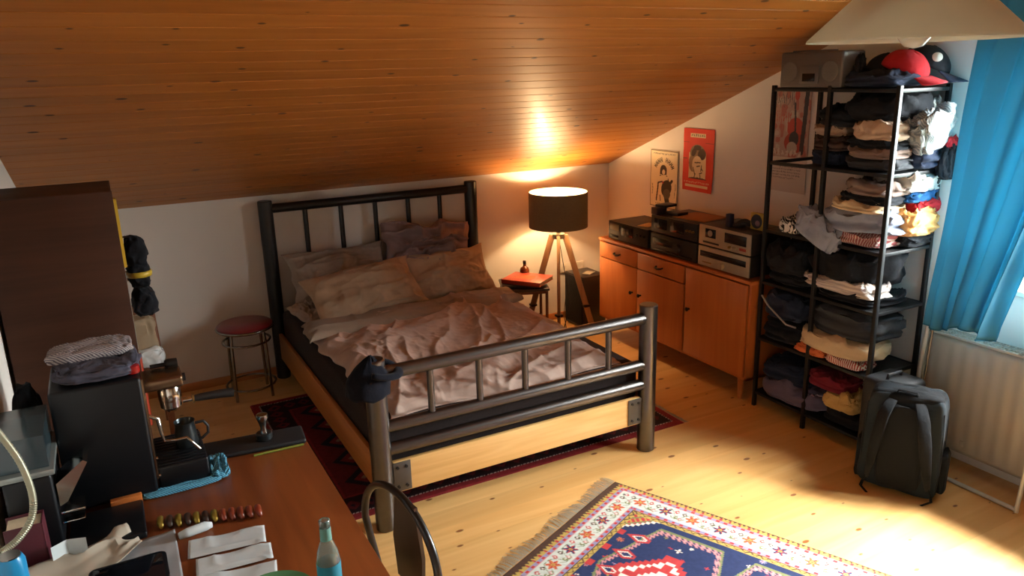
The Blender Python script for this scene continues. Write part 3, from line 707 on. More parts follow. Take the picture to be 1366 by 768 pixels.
# ------------------------------------------------------------------ tripod floor lamp
LX, LY = -.705, -.335
lampw = wood('lamp_oak', rgb(128, 92, 62), rgb(150, 112, 78), .5, 'Z')
fl = thing('tripod_lamp', (LX, LY, 0), 'lit floor lamp with dark drum shade on three wooden tripod legs beside the bed', 'lamp')
feet = ((-.455, -.46), (-.87, -.60), (-.90, -.14))
shm = bpy.data.materials.new('shade_fabric'); shm.use_nodes = True; N, L = nodes(shm); b = N['Principled BSDF']
b.inputs['Base Color'].default_value = (*rgb(92, 78, 58), 1); b.inputs['Roughness'].default_value = .9
wv = N.new('ShaderNodeTexNoise'); wv.inputs['Scale'].default_value = 60; mpp = N.new('ShaderNodeMapping'); mpp.inputs['Scale'].default_value = (1, 1, 12); tcc = N.new('ShaderNodeTexCoord')
L.new(tcc.outputs['Object'], mpp.inputs[0]); L.new(mpp.outputs[0], wv.inputs['Vector']); mxx = N.new('ShaderNodeMix'); mxx.data_type = 'RGBA'
mxx.inputs[6].default_value = (*rgb(96, 82, 60), 1); mxx.inputs[7].default_value = (*rgb(142, 124, 92), 1); L.new(wv.outputs['Fac'], mxx.inputs[0]); L.new(mxx.outputs[2], b.inputs['Base Color'])
tl = N.new('ShaderNodeBsdfTranslucent'); tl.inputs[0].default_value = (*rgb(150, 120, 80), 1); ms = N.new('ShaderNodeMixShader'); ms.inputs[0].default_value = .14
out = [n for n in N if n.type == 'OUTPUT_MATERIAL'][0]; L.new(b.outputs[0], ms.inputs[1]); L.new(tl.outputs[0], ms.inputs[2]); L.new(ms.outputs[0], out.inputs[0])
inner = mat('shade_lining', rgb(238, 228, 206), .7)
SZ0, SZ1, SR = .868, 1.138, .222
obj('lamp_shade', G().lathe([(SR, SZ0), (SR+.004, SZ0), (SR+.004, SZ1), (SR, SZ1), (SR, SZ0)], (LX, LY, 0), 64), shm, fl)
obj('shade_lining', G().lathe([(SR-.0015, SZ0+.001), (SR-.0015, SZ1-.001)], (LX, LY, 0), 64), inner, fl)
g = G()
for k_ in range(3):
    a_ = k_*2*math.pi/3+.3; g.tube([(LX, LY, SZ0+.03), (LX+(SR-.003)*math.cos(a_), LY+(SR-.003)*math.sin(a_), SZ0+.01)], .002, n=6)
obj('shade_spider', g, brz, fl)
obj('socket', G().cyl((LX, LY, .80), (LX, LY, .93), .018, n=20, bev=.003), brz, fl)
obj('hub', G().lathe([(0, .775), (.05, .775), (.055, .79), (.055, .812), (.03, .822), (0, .822)], (LX, LY, 0), 6), mat('dull_metal', rgb(110, 104, 92), .4, .8), fl)
for k_, (fx_, fy_) in enumerate(feet):
    d = Vector((fx_-LX, fy_-LY, 0)).normalized(); p0 = Vector((LX, LY, .80))+d*.05; p1 = Vector((fx_, fy_, .0))
    ax = p1-p0; M = Matrix.Translation((p0+p1)/2) @ ax.to_track_quat('Z', 'X').to_matrix().to_4x4()
    lg = obj('leg', G().box((0, 0, 0), (.045, .026, ax.length), None, .004), lampw, fl, world=False)
    lg.data.transform(ROOTM[fl.name].inverted() @ M)
    q = p0+ax*.72; g = G().box(q, (.05, .05, .018), None, .004)
    obj('leg_clamp', g, brz, lg)
obj('bulb', G().lathe([(0, .93), (.018, .935), (.03, .965), (.03, .985), (.02, 1.005), (0, 1.012)], (LX, LY, 0), 24), mat('bulb_glow', (1, .8, .5), .5, emit=(1, .62, .28), estr=40), fl)
pt = bpy.data.lights.new('lamp_bulb_light', 'POINT'); pt.energy = LAMP_W; pt.color = (1, .67, .35); pt.shadow_soft_size = .03
pl_ = bpy.data.objects.new('lamp_bulb_light', pt); COL.objects.link(pl_); pl_.location = (LX, LY, 1.045); pl_.parent = fl; pl_.matrix_parent_inverse = ROOTM[fl.name].inverted()
g = G().tube([(LX-.02, LY-.04, .78), (LX+.02, LY-.06, .5), (LX+.07, LY-.05, .25), (LX+.03, LY-.03, .05), (LX+.02, LY+.0, .004), (LX+.1, LY+.05, .004), (LX+.2, LY+.25, .05), (LX+.28, -.03, .4)], .003, n=6)
tag(obj('power_cord', g, brz), 'thin dark lamp cord running down from the lit lamp to the wall sockets', 'cord')
so = thing('wall_socket', (-.38, -.008, .43), 'white triple power socket on the back wall behind the tripod lamp', 'socket')
wp = mat('white_plastic', rgb(222, 212, 196), .4)
obj('cover_plate', G().bb(-.50, -.255, -.012, 0, .39, .47, .004), wp, so)
for i in range(3):
    x = -.46+i*.082; obj('outlet', G().lathe([(.028, 0), (.03, .004), (.02, .004), (.019, .001), (0, .001)], None, 24, 0, Matrix.Translation((x, -.0125, .43)) @ Matrix.Rotation(math.pi/2, 4, 'X')), wp, so)
sp_ = thing('speaker', (-.39, -.235, 0), 'dark floor speaker between the lamp and the sideboard', 'speaker')
obj('cabinet', G().bb(-.50, -.28, -.37, -.10, .01, .435, .006), mat('black_veneer', rgb(38, 28, 24), .4, var=.2), sp_)
obj('grille', G().bb(-.508, -.499, -.36, -.11, .03, .42, .004), fabric('grille_cloth', rgb(24, 20, 20)), sp_)
tbox('paper_scrap', (-.38, -.27, .4385), (.10, .07, .003), mat('grey_paper', rgb(150, 140, 124), .8), 'small grey paper scrap on top of the dark floor speaker', 'paper', (0, 0, .5), bev=.001)

# side table
st = thing('side_table', (-1.025, -.34, 0), 'small square brown metal side table between bed and tripod lamp', 'table', rot=-.38)
tm = mat('brown_table_steel', rgb(112, 66, 46), .4, .4, var=.15)
hs = .155
for sx in (-1, 1):
    for sy in (-1, 1): obj('leg', G().box((sx*hs, sy*hs, .225), (.02, .02, .45), None, .002), tm, st, world=False)
obj('table_top', G().box((0, 0, .452), (.35, .35, .018), None, .003), mat('dark_table_top', rgb(52, 34, 28), .35, var=.2), st, world=False)
for c_, d_ in (((0, -hs, .43), (.31, .018, .022)), ((0, hs, .43), (.31, .018, .022)), ((-hs, 0, .43), (.018, .31, .022)), ((hs, 0, .43), (.018, .31, .022)), ((0, hs, .16), (.31, .012, .012)), ((hs, 0, .16), (.012, .31, .012)), ((-hs, 0, .16), (.012, .31, .012))):
    obj('cross_bar', G().box(c_, d_, None, .002), tm, st, world=False)
def book(name, c, d, rotz, cover, label, pages=None):
    t = thing(name, c, label, 'book', rot=rotz); w_, l, h = d
    obj('pages', G().box((.002, 0, h/2), (w_-.008, l-.008, h-.006), None, .001), mat('page_edge', rgb(206, 188, 158), .8, var=.12, scale=90), t, world=False)
    g = G(); g.box((0, 0, .0015), (w_, l, .003), None, .001); g.box((0, 0, h-.0015), (w_, l, .003), None, .001); g.box((-w_/2+.0015, 0, h/2), (.003, l, h), None, .001)
    obj('cover', g, cover, t, world=False); return t
bk = book('book', (-1.055, -.36, .462), (.22, .30, .026), 1.15, mat('dark_cover', rgb(46, 32, 34), .5, var=.3, scale=20), 'dark book under the red one on the little side table')
bk = book('book', (-1.015, -.385, .489), (.25, .32, .032), .62, mat('red_cover', rgb(186, 66, 40), .4, var=.12, scale=9), 'thick red book lying on top of the dark one on the little side table')
g = G()
for i in range(7): g.box((-.05+.018*i*.8, .03-.02*(i % 3), .0325), (.008, .16-.03*(i % 3), .0012), None, 0)
obj('title_print', g, mat('gold_print', rgb(206, 120, 66), .5), bk, world=False)
g = G().lathe([(0, 0), (.034, .002), (.037, .012), (.037, .075), (.03, .095), (.014, .108), (.012, .12), (.012, .128), (0, .128)], (-.955, -.235, .461), 28)
bt = thing('small_bottle', (-.955, -.235, .461), 'small amber bottle with a dark cap standing behind the red book', 'bottle')
obj('glass_body', g, mat('amber_glass', rgb(120, 58, 24), .15, spec=.6), bt)
obj('cap', G().cyl((-.955, -.235, .585), (-.955, -.235, .612), .013, n=16, bev=.002), blk, bt)

# ------------------------------------------------------------------ stool
chrome = mat('worn_chrome', rgb(150, 146, 140), .22, 1.)
SX, SY = -3.07, -.27
stl = thing('round_stool', (SX, SY, 0), 'round stool with dark red seat and chrome tube legs, left of the bed head', 'stool')
obj('seat', G().lathe([(0, .455), (.17, .455), (.175, .462), (.175, .485), (.165, .493), (0, .496)], (SX, SY, 0), 48), mat('red_vinyl', rgb(130, 32, 40), .3, var=.08, coat=.3), stl)
def ring(cx, cy, z, R0, r, n=48): return G().tube([(cx+R0*math.cos(a_), cy+R0*math.sin(a_), z) for a_ in np.linspace(0, 2*math.pi, n, endpoint=False)], r, closed=True)
obj('seat_band', ring(SX, SY, .468, .176, .008), chrome, stl)
obj('upper_ring', ring(SX, SY, .375, .148, .0075), chrome, stl)
obj('foot_ring', ring(SX, SY, .075, .155, .0075), chrome, stl)
for k_ in range(4):
    a_ = .75+k_*math.pi/2; c, s = math.cos(a_), math.sin(a_)
    obj('leg', G().tube([(SX+.14*c, SY+.14*s, .46), (SX+.148*c, SY+.148*s, .37), (SX+.158*c, SY+.158*s, 0)], .010), chrome, stl)

# ------------------------------------------------------------------ clothes shelf
SX0, SX1 = -.40, -.03
YS = (-2.13, -2.505, -2.895)
ZB = (.10, .45, .80, 1.11, 1.50, 1.90)
blkst = mat('black_tube_steel', rgb(30, 32, 34), .45, .4)
rk = thing('clothes_rack', (-.21, -2.51, 0), 'tall black steel shelf rack crammed with folded clothes against the gable wall', 'shelf')
for y in YS:
    for x in (SX0, SX1):
        obj('upright', G().bb(x-.011, x+.011, y-.011, y+.011, 0, 1.915, .002), blkst, rk)
for z in ZB:
    g = G()
    for x in (SX0, SX1): g.bb(x-.009, x+.009, YS[2], YS[0], z-.018, z, .002)
    for y in YS: g.bb(SX0, SX1, y-.009, y+.009, z-.018, z, .002)
    if z not in (1.50,) : g.bb(SX0, SX1, YS[2], YS[0], z-.006, z-.001, .001)
    else: g.bb(SX0, SX1, YS[2], -2.36, z-.006, z-.001, .001)
    obj('shelf_board', g, blkst, rk)

GR = 'clothes on the black rack'
def garment(name, cat, c, d, m, seed, label, layers=2, e=.5, rot=0, droop=.0, amp=.03, tilt=(0, 0), group=GR):
    """soft folded or bundled cloth resting with its base at c.z; d = full size"""
    nu, nv = 72, 34
    ph, th = np.meshgrid(np.linspace(0, 2*math.pi, nu, endpoint=False), np.linspace(-math.pi/2, math.pi/2, nv), indexing='ij')
    sg = lambda v, p: np.sign(v)*np.abs(v)**p
    ct = sg(np.cos(th), .38); x = sg(np.cos(ph), e)*ct; y = sg(np.sin(ph), e)*ct; z = sg(np.sin(th), .8)
    lay = 1-.09*np.abs(np.cos(layers*math.pi*(z*.5+.5)+.6*noise3(x*1.5, y*1.5, seed)))**6*np.clip(ct, 0, 1)*(layers > 1)
    n1 = noise3(x*2.2+seed, y*2.2, z*1.5); rd = ridge(x*2.2+y*1.1+seed, y*2.8+seed*2, z*1.2); rd2 = ridge(x*5.5+seed, y*4.5-seed, z*3)
    k_ = amp/.03
    X = x*d[0]/2*lay*(1+.10*n1*k_)+.010*k_*rd; Y = y*d[1]/2*lay*(1+.10*noise3(x*2+4, y*2+seed, z*2)*k_)+.010*k_*noise3(x*6, y*6, z*4+seed)
    zz = (z+1)*.5*d[2]
    rim = np.maximum(np.abs(x), np.abs(y))
    Z = zz+(z > -.3)*(amp*rd*.7+amp*.45*rd2+amp*.4*n1)*np.clip(z+.4, 0, 1)-droop*np.clip(rim-.8, 0, 1)*5*(.5+.5*n1)
    Z = np.maximum(Z, 0 if not droop else -droop*1.2)
    g = G().surf(np.stack([X, Y, Z], -1), closed_u=True)
    bmesh.ops.remove_doubles(g.b, verts=g.b.verts[:], dist=.0004)
    o = obj(name, g, m, None, smooth=180); o.location = c; o.rotation_euler = (tilt[0], tilt[1], rot)
    return tag(o, label, cat, group)
F = {}
def fb(key, col, stripes=None):
    if key not in F: F[key] = fabric('cloth_'+key, rgb(*col), stripes)
    return F[key]
black = fb('black', (22, 25, 30)); navy = fb('navy', (32, 40, 58)); beige = fb('beige', (182, 158, 136)); greyw = fb('grey_white', (158, 160, 156), (rgb(112, 120, 126), 44, 'X'))
taupe = fb('taupe', (122, 104, 96)); white = fb('white', (206, 206, 200)); blue = fb('blue', (24, 74, 120)); cream = fb('cream', (206, 184, 148)); denim = fb('denim', (140, 148, 166))
red = fb('red', (166, 34, 42)); ochre = fb('ochre', (214, 160, 96)); rstripe = fb('red_stripe', (150, 80, 80), (rgb(196, 176, 166), 22, 'Y')); zebra = fb('zebra', (26, 26, 28), (rgb(210, 206, 200), 26, 'X'))
lilac = fb('lilac', (96, 88, 108)); dred = fb('dark_red', (110, 30, 44)); yell = fb('yellow', (196, 160, 96)); orng = fb('orange', (196, 104, 60)); dgrey = fb('dark_grey', (54, 56, 60)); rw = fb('red_white', (196, 190, 182), (rgb(150, 46, 44), 26, 'Y')); brn = fb('dark_brown', (64, 48, 44))
printm = fb('white_print', (208, 198, 188), (rgb(176, 166, 160), 14, 'Z'))
S_ = 'folded_shirt'; T_ = 'folded_clothes'
# shelf at 1.50
garment(T_, 'clothes', (-.24, -2.47, 1.502), (.30, .20, .075), navy, 1.1, 'dark navy folded clothes at the left foot of the second-highest shelf pile')
garment(T_, 'clothes', (-.25, -2.48, 1.577), (.29, .21, .07), brn, 2.4, 'dark brown folded clothes in the left part of the upper pile, above the navy ones', 3)
garment(S_, 'shirt', (-.24, -2.46, 1.647), (.27, .19, .055), beige, 3.9, 'beige patterned shirt folded in the left part of the upper pile', 2)
garment(T_, 'clothes', (-.24, -2.52, 1.702), (.29, .26, .09), black, 4.2, 'black clothes draped over the left part of the upper pile')
garment(T_, 'clothes', (-.29, -2.74, 1.502), (.21, .29, .055), dgrey, 5.2, 'dark grey folded clothes at the bottom of the middle upper pile')
garment(S_, 'shirt', (-.30, -2.745, 1.557), (.20, .27, .045), taupe, 6.1, 'brownish folded shirt between dark clothes in the middle upper pile')
garment(T_, 'clothes', (-.29, -2.74, 1.602), (.21, .28, .04), black, 6.9, 'thin black folded layer just beneath the pale beige jumper')
garment('folded_jumper', 'jumper', (-.31, -2.755, 1.642), (.19, .26, .095), beige, 7.3, 'pale beige folded jumper at the front of the upper pile', 2, e=.7)
garment(T_, 'clothes', (-.22, -2.72, 1.735), (.36, .36, .13), black, 8.6, 'big black clothes bundle pressed under the rack top board', 1, e=.8)
garment(T_, 'clothes', (-.13, -2.80, 1.502), (.20, .26, .12), navy, 9.5, 'navy clothes bundle at the window side of the upper pile', 3)
garment('crumpled_shirt', 'shirt', (-.12, -2.86, 1.615), (.27, .17, .17), greyw, 10.4, 'bright grey-white crumpled shirt bulging out at the window side of the top shelf', 3, amp=.055, tilt=(.2, -.35))
garment('red_cloth', 'clothes', (-.03, -2.93, 1.60), (.09, .06, .035), red, 11.3, 'small bright red cloth end sticking out by the window side of the top shelf', 1)
garment('hanging_sleeve', 'sleeve', (-.04, -2.935, 1.45), (.11, .08, .155), black, 12.3, 'black garment end hanging from the rack corner beside the curtain', 1, e=1)
# shelf at 1.11
garment(S_, 'shirt', (-.27, -2.72, 1.112), (.26, .30, .07), rstripe, 13.1, 'red and white striped shirt folded at the bottom front of the colourful middle pile', 2)
garment(T_, 'clothes', (-.13, -2.81, 1.112), (.25, .22, .055), black, 14.8, 'dark patterned cloth at the window side under the ochre one', 2)
garment('ochre_cloth', 'clothes', (-.14, -2.83, 1.167), (.30, .21, .11), ochre, 15.4, 'ochre and peach cloth bulging out at the window side of the middle pile', 2, amp=.05)
garment('folded_jeans', 'jeans', (-.25, -2.68, 1.182), (.32, .44, .10), denim, 16.2, 'pale blue denim spread over the colourful middle pile', 2, amp=.05, droop=.03)
garment('hanging_jeans_leg', 'jeans', (-.40, -2.47, 1.10), (.09, .30, .13), denim, 17.2, 'pale denim leg hanging down over the rack front toward the left', 1, amp=.04, tilt=(.45, 0))
garment('striped_scarf', 'scarf', (-.38, -2.31, 1.115), (.12, .12, .06), zebra, 18.8, 'black and white striped scarf end sticking out at the left of the denim', 1)
garment(T_, 'clothes', (-.09, -2.86, 1.277), (.20, .12, .06), red, 19.7, 'red folded clothes at the window side above the ochre cloth', 2)
garment(S_, 'shirt', (-.29, -2.70, 1.285), (.24, .32, .045), cream, 20.3, 'cream shirt folded above the pale denim', 2)
garment(T_, 'clothes', (-.12, -2.83, 1.335), (.22, .17, .055), blue, 21.6, 'vivid blue cloth peeping out at the window side of the middle pile', 2)
garment(T_, 'clothes', (-.28, -2.73, 1.33), (.24, .30, .04), black, 22.4, 'black folded layer above the cream shirt in the middle pile', 2)
garment(S_, 'shirt', (-.29, -2.745, 1.372), (.22, .28, .06), taupe, 23.4, 'grey-brown shirt folded at the top front of the middle pile', 2)
garment(S_, 'shirt', (-.15, -2.80, 1.39), (.28, .24, .085), white, 24.5, 'white and grey shirt bulging at the top window side of the middle pile', 3, amp=.045)
# shelf at .80
garment(T_, 'clothes', (-.24, -2.30, .802), (.34, .32, .07), black, 25.2, 'black clothes at the left end of the shelf below the denim', 3)
garment(T_, 'clothes', (-.24, -2.68, .802), (.34, .38, .04), black, 26.6, 'thin black folded layer under the white printed shirt', 2)
garment(S_, 'shirt', (-.31, -2.63, .842), (.20, .46, .055), printm, 27.5, 'white printed shirt showing under the big black bundle', 2, amp=.04)
garment('black_bundle', 'clothes', (-.23, -2.63, .885), (.37, .46, .19), black, 28.4, 'big black bundle of clothes filling the shelf below the denim', 1, e=.8, amp=.05)
garment('black_jacket', 'jacket', (-.27, -2.28, .862), (.34, .32, .15), black, 29.9, 'black jacket heaped at the left end below the denim shelf', 1, e=.8, amp=.05)
# shelf at .45
garment(T_, 'clothes', (-.25, -2.30, .452), (.36, .30, .13), black, 30.2, 'dark clothes at the left end of the second-lowest shelf', 3)
garment(S_, 'shirt', (-.34, -2.50, .452), (.15, .22, .035), orng, 31.4, 'orange cloth edge under the cream jumper', 1)
garment(S_, 'shirt', (-.33, -2.72, .452), (.17, .24, .035), rw, 32.6, 'red and white patterned cloth under the cream jumper near the rack middle', 1)
garment('folded_jumper', 'jumper', (-.27, -2.62, .488), (.30, .48, .10), cream, 33.4, 'cream jumper lying in the middle of the second-lowest shelf', 1, e=.6)
garment(T_, 'clothes', (-.23, -2.66, .585), (.34, .42, .16), dgrey, 34.5, 'dark grey clothes heaped on the cream jumper', 3)
garment(T_, 'clothes', (-.25, -2.29, .585), (.36, .30, .15), navy, 35.5, 'dark navy clothes heaped at the left of the second-lowest shelf', 2, amp=.05)
tag(obj('drawstring', G().tube([(-.425, -2.16, .72), (-.43, -2.22, .67), (-.435, -2.30, .63), (-.432, -2.36, .595), (-.42, -2.42, .59)], .005, n=8), mat('grey_cord', rgb(150, 146, 140), .8)), 'pale grey drawstring dangling from dark clothes on the rack front', 'string')
# bottom shelf
garment(T_, 'clothes', (-.26, -2.37, .102), (.34, .46, .12), lilac, 36.8, 'greyish lilac cloth heaped on the lowest shelf', 1, e=.7, amp=.05)
garment(T_, 'clothes', (-.24, -2.32, .205), (.33, .36, .12), navy, 37.3, 'dark navy clothes above the lilac cloth on the lowest shelf', 2)
garment(T_, 'clothes', (-.25, -2.74, .102), (.30, .28, .09), black, 38.2, 'black clothes at the window end of the lowest shelf', 2)
garment('yellow_cloth', 'clothes', (-.31, -2.71, .185), (.20, .21, .085), yell, 39.6, 'yellow-beige cloth in the right part of the lowest shelf', 1, amp=.04)
garment('dark_red_cloth', 'clothes', (-.30, -2.62, .275), (.22, .26, .08), dred, 40.3, 'dark red cloth lying over the yellow one on the lowest shelf', 2)
# on top
bb_ = thing('boombox', (-.30, -2.37, 1.9), 'grey portable cassette radio standing on the left of the rack top', 'radio')
gsil = mat('grey_silver_plastic', rgb(94, 90, 86), .45, .3, var=.05)
obj('case', G().bb(-.41, -.24, -2.57, -2.17, 1.902, 2.085, .012, seg=3), gsil, bb_)
obj('cassette_door', G().bb(-.416, -.408, -2.43, -2.31, 1.925, 2.015, .003), mat('grey_door', rgb(96, 94, 92), .4, .3), bb_)
obj('cassette_window', G().bb(-.419, -.414, -2.41, -2.33, 1.935, 1.975, .002), dkg, bb_)
for yy in (-2.24, -2.50): obj('speaker_grille', G().cyl((-.409, yy, 1.985), (-.414, yy, 1.985), .052, n=32, bev=.002), mat('grey_grille', rgb(104, 102, 98), .6, .3, var=.2, scale=200), bb_)
obj('top_rail', G().bb(-.40, -.36, -2.50, -2.24, 2.083, 2.092, .003), gsil, bb_)
garment('black_figure', 'toy', (-.34, -2.615, 1.902), (.05, .05, .14), black, 41.2, 'small black upright shape beside the portable radio on the rack top', 1, e=1, group='things on the rack top')
garment(T_, 'clothes', (-.25, -2.70, 1.902), (.32, .34, .065), navy, 42.2, 'dark folded cloth lying flat on the rack top under the caps', 2, group='things on the rack top')
def cap(loc, rot, m1, m2, label, s=1.):
    t = thing('baseball_cap', loc, label, 'cap', 'caps on the rack top')
    t.rotation_euler = rot
    A, B = np.meshgrid(np.linspace(0, 2*math.pi, 40, endpoint=False), np.linspace(0, math.pi/2, 14), indexing='ij')
    X = .095*s*np.sin(B)*np.cos(A)*1.08; Y = .09*s*np.sin(B)*np.sin(A); Z = .084*s*np.cos(B)*(1+.05*noise3(np.cos(A)*2, np.sin(A)*2, B))
    obj('crown', G().surf(np.stack([X, Y, Z], -1), closed_u=True), m1, t, world=False, smooth=180, solid=.003)
    R0, A0 = np.meshgrid(np.linspace(.085*s, .175*s, 8), np.linspace(-1.05, 1.05, 20), indexing='ij')
    f_ = (R0-.085*s)/(.09*s); A1 = A0*(1-.25*f_)
    X = .1*s*np.cos(A0)+f_*.085*s*np.cos(A0*.6); Y = .088*s*np.sin(A0)*(1-.05*f_); Z = .004+.0*f_-.03*s*(A0/1.05)**2*f_
    obj('visor', G().surf(np.stack([X, Y, Z], -1)), m2, t, world=False, smooth=180, solid=.004)
    obj('button', G().lathe([(0, .004), (.007, .003), (.009, -.002)], (0, 0, .085*s), 12), m1, t, world=False)
    return t
cap((-.20, -2.66, 1.98), (0, .1, -1.9), black, black, 'black cap at the back left of the caps on the rack top')
cap((-.22, -2.78, 1.985), (.1, .32, -1.25), red, red, 'bright red cap with its visor tipped toward the curtain', 1.1)
cap3 = cap((-.10, -2.80, 2.0), (0, .38, -.95), black, navy, 'black cap leaning behind the red one on the rack top', 1.15)
obj('badge', G().lathe([(0, .006), (.018, .005), (.024, 0)], None, 20, 0, Matrix.Translation((.03, -.085, .055)) @ Matrix.Rotation(1.1, 4, 'X')), white, cap3, world=False)

# ------------------------------------------------------------------ radiator
rad = thing('radiator', (-.08, -3.75, .1), 'white ribbed panel radiator under the window', 'radiator')
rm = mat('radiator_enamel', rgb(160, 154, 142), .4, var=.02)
RY0, RY1 = -3.0, -4.5
g = G(); n = int(abs(RY1-RY0)/.034)
P = []
for i in range(n+1):
    y = RY0-.02-(abs(RY1-RY0)-.04)*i/n; d = .006 if i % 2 else 0
    P += [(-.125+d, y+.009), (-.125+d, y-.009)] if i not in (0, n) else [(-.125+d, y)]
A = np.array([[[x, y, z] for z in (.10, .12, .66, .685)] for x, y in P]); A[:, 0, 0] = -.117; A[:, 3, 0] = -.117
obj('front_panel', g.surf(A), rm, rad, solid=.004, smooth=30)
obj('casing', G().bb(-.115, -.04, RY1+.01, RY0-.01, .105, .68, .004), rm, rad)
g = G(); g.bb(-.128, -.03, RY0-.012, RY0, .095, .70, .003); g.bb(-.128, -.03, RY1, RY1+.012, .095, .70, .003)
obj('end_cap', g, rm, rad)
g = G(); g.bb(-.128, -.122, RY1, RY0, .69, .702, .001); g.bb(-.036, -.03, RY1, RY0, .69, .702, .001)
for i in range(100):
    y = RY0-.01-i*.0148; g.bb(-.124, -.034, y-.003, y+.003, .694, .70, 0)
g.bb(-.082, -.076, RY1, RY0, .694, .701, 0)
obj('top_grille', g, rm, rad)
g = G()
for y in (-3.25, -4.3): g.bb(-.12, -.003, y-.012, y+.012, .14, .17, .002)
obj('wall_bracket', g, rm, rad)
g = G(); g.tube([(-.08, -3.02, .08), (-.08, -2.99, .05), (-.08, -2.97, .0)], .009)
g.tube([(-.08, -3.05, .11), (-.08, -3.05, .02), (-.04, -3.05, .0)], .009)
obj('supply_pipe', g, chrome, rad)

# folded clothes airer (tube frame) leaning between radiator and rack
fa = thing('clothes_airer', (-.23, -3.32, 0), 'slim white tube frame of a folded clothes airer standing before the radiator', 'airer')
am = mat('airer_white', rgb(206, 204, 196), .35, .3)
p_l, p_r, zt = -3.035, -3.615, 1.19
xb, xt = -.25, -.15
obj('outer_frame', G().tube([(xb, p_l, 0), (xt+.02, p_l+.005, zt-.05), (xt, p_l-.0, zt-.012), (xt, p_l-.03, zt), (xt, p_r+.03, zt), (xt, p_r, zt-.012), (xt+.02, p_r, zt-.05), (xb, p_r, 0)], .010, n=12), am, fa)
obj('bottom_rail', G().tube([(xb, p_l, .012), (xb, p_r, .012)], .010), am, fa)
obj('inner_frame', G().tube([(xb+.02, p_l-.03, .02), (xt, p_l-.03, zt-.03)], .006), chrome, fa)

# ------------------------------------------------------------------ curtain
cm = bpy.data.materials.new('teal_curtain'); cm.use_nodes = True; N, L = nodes(cm); b = N['Principled BSDF']
b.inputs['Base Color'].default_value = (*rgb(52, 114, 138), 1); b.inputs['Roughness'].default_value = .85
tl = N.new('ShaderNodeBsdfTranslucent'); tl.inputs[0].default_value = (*rgb(84, 160, 184), 1); ms = N.new('ShaderNodeMixShader'); ms.inputs[0].default_value = .24
n1 = N.new('ShaderNodeTexNoise'); n1.inputs['Scale'].default_value = 400; bp = N.new('ShaderNodeBump'); bp.inputs['Strength'].default_value = .2; bp.inputs['Distance'].default_value = .002
L.new(n1.outputs['Fac'], bp.inputs['Height']); L.new(bp.outputs[0], b.inputs['Normal'])
out = [n for n in N if n.type == 'OUTPUT_MATERIAL'][0]; L.new(b.outputs[0], ms.inputs[1]); L.new(tl.outputs[0], ms.inputs[2]); L.new(ms.outputs[0], out.inputs[0])
ct = thing('curtain', (-.15, -3.3, .76), 'blue-teal fabric curtain hanging gathered at the left side of the window', 'curtain')
nu, nv = 220, 60
U, V = np.meshgrid(np.linspace(0, 1, nu), np.linspace(0, 1, nv), indexing='ij')     # U left->right, V top->bottom
yl = -3.165+.10*V; yr = -3.90+.51*(V**.75)
Yc = yl+(yr-yl)*U+.008*np.sin(U*40+V*3)
amp = .008+.034*U
Xc = -.255+amp*np.sin(U*2*math.pi*4.2+.9*np.sin(V*2.5)+.7*noise3(U*4, V*2, 1.))+.012*noise3(U*6, V*3, 3.)
Zc = 2.42-(2.42-.765+.0*U)*V-.02*np.sin(U*8)*(V > .98)+.02*U*V
obj('fabric', G().surf(np.stack([Xc, Yc, Zc], -1)), cm, ct, smooth=180, solid=.0015)
obj('hem', G().tube([(Xc[i, -1], Yc[i, -1], Zc[i, -1]+.004) for i in range(0, nu, 2)], .0035, n=6), cm, ct, smooth=180)
rod = thing('curtain_rod', (-.155, -3.8, 2.45), 'metal curtain rod above the window', 'curtain rod')
obj('rod', G().cyl((-.255, -2.93, 2.45), (-.255, -4.85, 2.45), .012), chrome, rod)
obj('bracket', G().bb(-.26, 0, -3.0, -2.98, 2.44, 2.46, .002), chrome, rod)
obj('finial', G().lathe([(0, -.02), (.018, -.01), (.02, .005), (.01, .02), (0, .022)], None, 16, 0, Matrix.Translation((-.255, -2.925, 2.45)) @ Matrix.Rotation(-math.pi/2, 4, 'X')), chrome, rod)

# plant on the sill
pp = thing('potted_plant', (.07, -3.27, WZ0+.003), 'leafy green plant in a white pot on the window sill beside the curtain', 'plant')
pz = WZ0+.003
obj('pot', G().lathe([(0, 0), (.045, 0), (.06, .09), (.066, .10), (.06, .10), (.055, .085), (0, .08)], (.07, -3.27, pz), 32), mat('white_pot', rgb(216, 214, 200), .4), pp)
lm = mat('leaf_green', rgb(120, 160, 60), .45, var=.3, scale=12); lm2 = mat('leaf_bluegreen', rgb(60, 110, 80), .5, var=.3, scale=12)
rs2 = random.Random(8); gs = [G(), G()]; stg = G()
for i in range(46):
    a_ = rs2.uniform(0, 2*math.pi); ln = rs2.uniform(.06, .12); el = rs2.uniform(-.2, 1.1); hgt = rs2.uniform(.11, .30)
    bx, by, bz = .07+.025*math.cos(a_), -3.27+.03*math.sin(a_), pz+hgt
    stg.tube([(.07, -3.27, pz+.07), (bx, by, bz)], .002, n=5)
    d = Vector((math.cos(a_)*math.cos(el), math.sin(a_)*math.cos(el), math.sin(el))); sd = d.cross(Vector((0, 0, 1))).normalized()
    U, V = np.meshgrid(np.linspace(0, 1, 9), np.linspace(-1, 1, 5), indexing='ij')
    wd = .022*np.sin(U*math.pi)**.8+.0003
    X = np.zeros(U.shape+(3,))
    for q in range(3): X[..., q] = (bx, by, bz)[q]+d[q]*U*ln+sd[q]*V*wd
    X[..., 2] += -.05*U**2+.006*np.abs(V); X[..., 0] = np.minimum(X[..., 0], .165)
    gs[i % 2].surf(X)
obj('foliage', gs[0], lm, pp, smooth=180, solid=.001); obj('foliage', gs[1], lm2, pp, smooth=180, solid=.001); obj('stems', stg, lm, pp)

